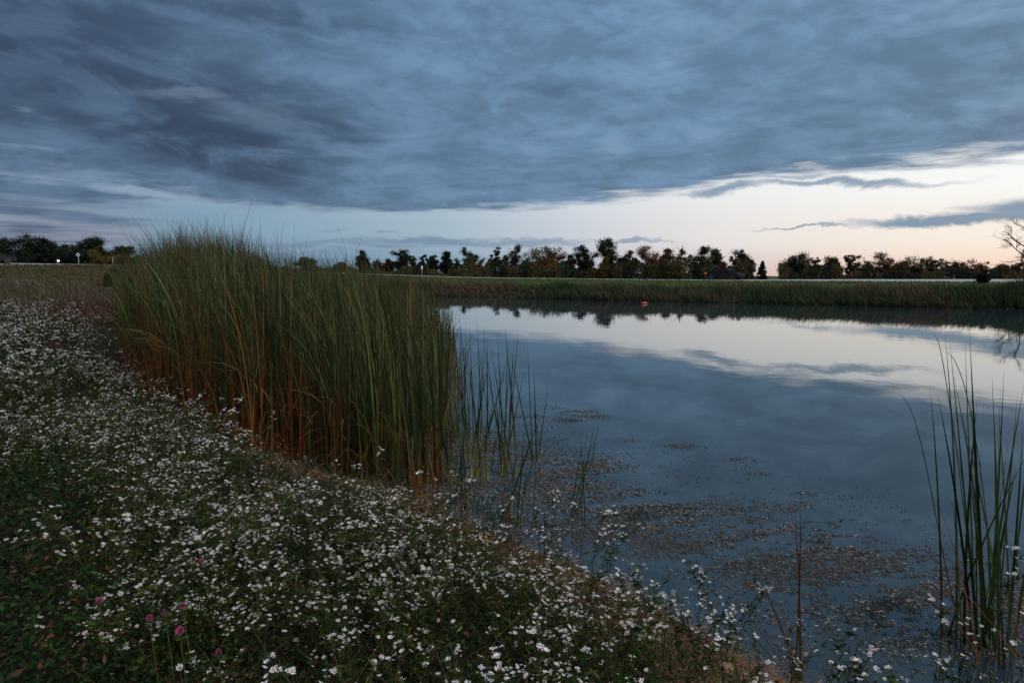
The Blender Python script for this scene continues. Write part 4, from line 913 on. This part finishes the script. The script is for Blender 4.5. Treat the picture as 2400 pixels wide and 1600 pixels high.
for m_, nm, mt, lb, ct_ in ((meadow_l, 'aster_foliage', M_leaf, 'green leaves of the wide aster meadow running back beside the cattails', 'foliage'), (meadow_f, 'aster_blossoms', M_petal, 'white blossoms of the wide aster meadow running back beside the cattails', 'flowers'), (meadow_s, 'aster_stems', M_bark, 'brown stems of the middle aster meadow', 'stems')):
    if m_.n: tag(link(nm, m_.mesh(nm, mt)), lb, ct_, kind='stuff')
# sprays that stand out by themselves
def spray(px, py, Y, H, label, direction=None, ns=4, heads=16, spread=.45):
    p = ondepth(px, py, Y); z0 = float(p[2]) - H * .9; gz_ = float(ground_z(p[0], Y)); H2 = max(H, float(p[2]) - gz_) if gz_ > -.1 else H
    root = empty('aster_plant', (p[0], Y, max(gz_, -.05))); tag(root, label, 'aster')
    Ht = max(.15, float(p[2]) - max(gz_, -.05)); st, lf, fl, bu = aster(Ht, ns, heads, 0, spread, direction, .0088)
    link('stem', st.mesh('stem', M_bark), root); link('foliage', lf.mesh('foliage', M_leaf), root)['kind'] = 'stuff'
    for (p_, n2_, r_) in fl:
        pm_, dm_ = spray_heads[int(rng.integers(8))]
        h_ = link('flower_head', pm_, root); h_.location = p_; h_.scale = (r_ / .0095,) * 3; h_.rotation_euler = (rng.normal(0, .25), rng.normal(0, .25), rng.uniform(0, 6))
        link('disc', dm_, h_)
spray(1295, 1190, 3.25, .4, 'aster spray against the floating leaves, left of the tallest spray', ns=4, heads=18)
spray(1385, 1205, 2.75, .5, 'tallest aster spray leaning right over the water', 0.0, 4, 26)
spray(1480, 1310, 2.85, .35, 'aster spray at the waterline with a bushy top, right of the tallest spray', ns=3, heads=16)
spray(1690, 1345, 2.35, .4, 'branched aster standing before dark water, left of the orange blades', ns=4, heads=24, spread=.7)
spray(1610, 1380, 2.45, .35, 'bushy aster left of the branched one before dark water', ns=4, heads=20)
spray(1760, 1440, 2.35, .3, 'small thin aster nearest the orange blades', ns=2, heads=9)
spray(1950, 1530, 1.95, .35, 'aster spray at the bottom right of the thin brown rush', 0.0, 3, 12)
spray(2190, 1500, 2.0, .4, 'loose aster spray at the foot of the right edge clump', ns=3, heads=10)
spray(2340, 1310, 1.75, .6, 'tall aster spray crossing the right edge clump', 0.2, 3, 14)
spray(2290, 1560, 1.7, .3, 'low aster spray below the right edge clump', ns=3, heads=10)
spray(600, 960, 6.6, .6, 'aster rising against the rusty cattails, centre one', 0.0, 5, 40)
spray(430, 830, 9.0, .6, 'pointed aster rising against the rusty cattails, farther left', 0.0, 3, 24)
spray(330, 820, 9.5, .6, 'aster rising at the left corner of the cattails', 0.0, 4, 30)
spray(690, 1185, 3.6, .5, 'tight bright white aster cluster in the centre left of the bank', ns=5, heads=40, spread=.25)
spray(1110, 1505, 1.35, .5, 'close aster spray swaying at the bottom of the photo', 0.2, 4, 20)

# ------------------------------------------------------------------ leafy ground cover, grass, twigs, litter
mb = MB()
N = 150000; Yg = 1.0 + 7.5 * rng.uniform(0, 1, N) ** 1.5; Xg = rng.uniform(-.88, .75, N) * Yg
s = sdist(Xg, Yg); sb_ = sdist(Xg, Yg, bed); cov = fbm(Xg, Yg, 1.3, 3, 51); qx, qy = project(np.stack([Xg, Yg, Xg * 0 + .45], -1))
lush = np.where(Yg < 3.6, sms(qx, 420, 60), 0)
ok = (s > .36 - .34 * (qx < 620) + .15 * fbm(Xg, Yg, 3, 2, 8)) & (sb_ > np.where(qx > 720, .5, .05)) & (rng.uniform(0, 1, N) < sms(cov + .4 * sms(s, .4, 1.2) + lush, .42, .7)); Xg, Yg, lush = Xg[ok], Yg[ok], lush[ok]; n = len(Xg)
zg = ground_z(Xg, Yg) + rng.uniform(.01, .16, n) ** 1.0 * (1 + lush * 1.0)
c = np.stack([Xg, Yg, zg], -1); nu = nrm(np.stack([rng.normal(0, .6, n), rng.normal(-.2, .6, n), np.ones(n)], -1)); a = nrm(np.cross(nu, rng.normal(size=(n, 3)))); b = np.cross(nu, a)
Ls = rng.uniform(.0035, .0095, n)[:, None] * (1 + .3 * lush[:, None]) * (1 + .12 * Yg[:, None]); Ws = Ls * rng.uniform(.25, .62, n)[:, None]
V = np.stack([c - a * Ls, c - a * Ls * .35 + b * Ws, c + a * Ls * .45 + b * Ws * .85, c + a * Ls, c + a * Ls * .45 - b * Ws * .85, c - a * Ls * .35 - b * Ws, c - nu * Ls * .22], 1)
i = np.arange(n)[:, None] * 7; F = np.concatenate([np.concatenate([i + q1, i + (q1 + 1) % 6, i + 6], 1) for q1 in range(6)])
C = np.where(rng.uniform(0, 1, (n, 1)) < .07, hsv((.10, .04, .025), n, .3), hsv((.014, .034, .009), n, .5, .12))
mb.add(V.reshape(-1, 3), F, np.repeat(C, 7, 0))
tag(link('ground_cover', mb.mesh('ground_cover', M_leaf)), 'low dark green clover and weed leaves carpeting the near bank', 'ground cover', kind='stuff')
def grasspatch(name, label, N, cb, ct, hgt, w, cond, flat=0.0, sd=(.1, 9), cat='grass', Ymax=8):
    Yg = 1.0 + Ymax * rng.uniform(0, 1, N) ** 1.6; Xg = rng.uniform(-.88, .8, N) * Yg; s = sdist(Xg, Yg); qx, qy = project(np.stack([Xg, Yg, Xg * 0 + .3], -1))
    ok = (s > sd[0]) & (s < sd[1]) & (rng.uniform(0, 1, N) < cond(Xg, Yg, qx, qy, s)); Xg, Yg = Xg[ok], Yg[ok]; n = len(Xg)
    if not n: return
    base = np.stack([Xg, Yg, np.maximum(ground_z(Xg, Yg), -.02) + .004], -1); a = rng.uniform(0, 2 * np.pi, n)
    if flat: d0 = np.stack([np.cos(a), np.sin(a), rng.uniform(0, .18, n)], -1); bd = np.stack([rng.normal(0, .2, n), rng.normal(0, .2, n), -rng.uniform(0, .12, n)], -1)
    else: d0 = np.stack([np.cos(a) * .35, np.sin(a) * .35, np.ones(n)], -1); bd = np.stack([np.cos(a) * .5, np.sin(a) * .5, -rng.uniform(.1, .7, n)], -1)
    m_ = MB(); blades(m_, base, hgt * rng.uniform(.5, 1.3, n), d0, bd, w * rng.uniform(.6, 1.3, n), hsv(cb, n, .35), hsv(ct, n, .35), 4)
    tag(link(name, m_.mesh(name, M_straw if flat else M_leaf)), label, cat, kind='stuff')
grasspatch('grass', 'thin green grass blades among the asters on the near bank', 24000, (.03, .045, .018), (.055, .085, .03), .17, .0035, lambda X, Y, qx, qy, s: sms(fbm(X, Y, 1.2, 3, 61), .38, .62))
grasspatch('dead_twigs', 'thin dark reddish stalks and dry twigs tangled among the asters', 9000, (.05, .03, .02), (.13, .075, .05), .26, .0026, lambda X, Y, qx, qy, s: .6 + 0 * X, cat='twigs', Ymax=13)
grasspatch('straw_litter', 'dry tan straw lying on the bare soil along the waterline', 90000, (.14, .075, .045), (.27, .175, .115), .15, .0042, lambda X, Y, qx, qy, s: sms(s, 1.0, .15) * np.where(qx > 420, 1, .3) * sms(fbm(X, Y, 3, 2, 77), .25, .6), flat=1, sd=(-.15, 1.0), cat='straw')
def drypatch(X, Y, qx, qy, s):
    q_ = onz(450, 1400, .4); return np.exp(-((X - q_[0]) / .22) ** 2 - ((Y - q_[1]) / .16) ** 2)
grasspatch('dry_grass', 'small flattened patch of dry grass between the pink clovers', 16000, (.14, .10, .07), (.26, .20, .14), .15, .003, drypatch, flat=1, sd=(.1, 5), cat='dry grass', Ymax=3)

# pebbles and clods on the soil bank
def stone(p, r, colr, label, i_):
    import bmesh
    bm = bmesh.new(); bmesh.ops.create_icosphere(bm, subdivisions=2, radius=r)
    for v in bm.verts: v.co *= rng.uniform(.8, 1.15); v.co.z *= .55
    me = bpy.data.meshes.new('stone'); bm.to_mesh(me); bm.free()
    ca = me.color_attributes.new('Col', 'FLOAT_COLOR', 'POINT'); ca.data.foreach_set('color', np.tile(np.append(colr, 1.0), len(me.vertices)).astype(np.float32))
    me.materials.append(M_bark); o = link('stone', me); o.location = p; tag(o, label, 'stone'); return o
for px, py, r, lb in ((1142, 1268, .035, 'pale stone on the soil just below the two yellow leaves'), (1170, 1340, .03, 'small tan stone on the bare soil slope'), (1375, 1345, .028, 'tan stone half in the water below the tallest spray'),
                      (1270, 1410, .045, 'largest pale clod on the bare soil between the asters'), (1330, 1450, .03, 'small clod beside the largest pale one'), (1700, 1562, .035, 'brown stone near the bottom of the shoreline')):
    p = onz(px, py, .16); z = float(ground_z(p[0], p[1])); p = onz(px, py, z); stone((p[0], p[1], float(ground_z(p[0], p[1])) + r * .2), r, np.array((.26, .18, .12)), lb, 0)

# pink clovers
import bmesh
PINK = np.array((.42, .10, .22))
def clover(px, py, Y, r, label, dull=1.0):
    r *= .85
    p = ondepth(px, py, Y); z0 = float(ground_z(p[0], Y)); h = float(p[2]) - z0
    root = empty('clover_flower', (p[0], Y, z0)); tag(root, label, 'clover flower')
    m_ = MB(); tube(m_, [[.02, .01, 0], [.012, .005, h * .5], [0, 0, h - r * .8]], [.0018, .0016, .0014], LG2 * 1.6, 5); link('stem', m_.mesh('stem', M_leaf), root)
    m_ = MB(); n = 150; d = nrm(rng.normal(size=(n, 3)) + [0, 0, .25]); L = r * rng.uniform(.75, 1.1, n)
    a = nrm(np.cross(d, rng.normal(size=(n, 3)))); c = np.array([0, 0, h])
    V = np.stack([c + d * (L * .25)[:, None], c + d * (L * .7)[:, None] + a * r * .11 + [0, 0, r * .12], c + d * L[:, None] + [0, 0, r * .3], c + d * (L * .7)[:, None] - a * r * .11 + [0, 0, r * .12]], 1)
    i2 = np.arange(n)[:, None] * 4; m_.add(V.reshape(-1, 3), np.concatenate([i2, i2 + 1, i2 + 2, i2 + 3], 1), np.repeat(hsv(PINK * dull, n, .3, .12), 4, 0)); link('blossom', m_.mesh('blossom', M_petal), root)
    for s_ in range(3):
        a0 = s_ * 2.1 + rng.uniform(0, 1); m_ = MB(); dd = np.array([math.cos(a0), math.sin(a0), .25]); dd /= np.linalg.norm(dd); pp = np.cross(dd, [0, 0, 1]); q0 = np.array([0, 0, h - r * 1.3]); L_ = r * 2.0
        V = [q0, q0 + dd * L_ * .35 + pp * L_ * .24, q0 + dd * L_ * .75 + pp * L_ * .2, q0 + dd * L_, q0 + dd * L_ * .75 - pp * L_ * .2, q0 + dd * L_ * .35 - pp * L_ * .24]
        m_.add(V, [[0, 1, 2], [0, 2, 3], [0, 3, 4], [0, 4, 5]], hsv(LG2, 1)[0]); link('leaf', m_.mesh('leaf', M_leaf), root)
for args in ((473, 1315, 2.1, .011, 'pink clover flower farthest back, above the dry grass patch'), (233, 1408, 1.85, .0125, 'pink clover flower farthest left, beside a white aster spray'),
             (428, 1420, 1.85, .012, 'pink clover flower right on the edge of the dry grass patch'), (350, 1449, 1.75, .012, 'pink clover flower left of the dry grass patch', .8),
             (387, 1438, 1.78, .008, 'tiny dull pink clover between two larger ones', .7), (422, 1480, 1.6, .0145, 'largest bright pink clover flower near the bottom left'),
             (512, 1528, 1.55, .010, 'dim purple clover flower lowest in the bank', .7), (1423, 1394, 2.2, .010, 'faint pink clover beside the water among asters', .6), (160, 1096, 3.3, .012, 'small red pink clover in the far green patch', .7)):
    clover(*args)
# two yellow leaves
p = onz(1133, 1258, .2); root = empty('yellow_plant', (p[0], p[1], float(ground_z(p[0], p[1])))); tag(root, 'small plant with two round orange yellow leaves on the soil at the waterline', 'plant')
hz = max(.04, .2 - root.location.z)
m_ = MB(); tube(m_, [[0, 0, 0], [0, 0, hz]], .0015, STEM, 4); link('stem', m_.mesh('stem', M_bark), root)
for sx in (-1, 1):
    m_ = MB(); th_ = np.arange(10) * 2 * np.pi / 10; V = np.stack([np.cos(th_) * .015 + sx * .019, np.sin(th_) * .006, hz + np.sin(th_) * .011], -1); V = np.concatenate([V, [[sx * .019, -.003, hz]]])
    m_.add(V, [[q1, (q1 + 1) % 10, 10] for q1 in range(10)], np.array((.62, .26, .02))); link('leaf', m_.mesh('leaf', M_leaf), root)
tri = sum(len(o.data.polygons) for o in bpy.data.objects if o.type == 'MESH')
print('OBJECTS', len(bpy.data.objects), 'POLYS', tri)
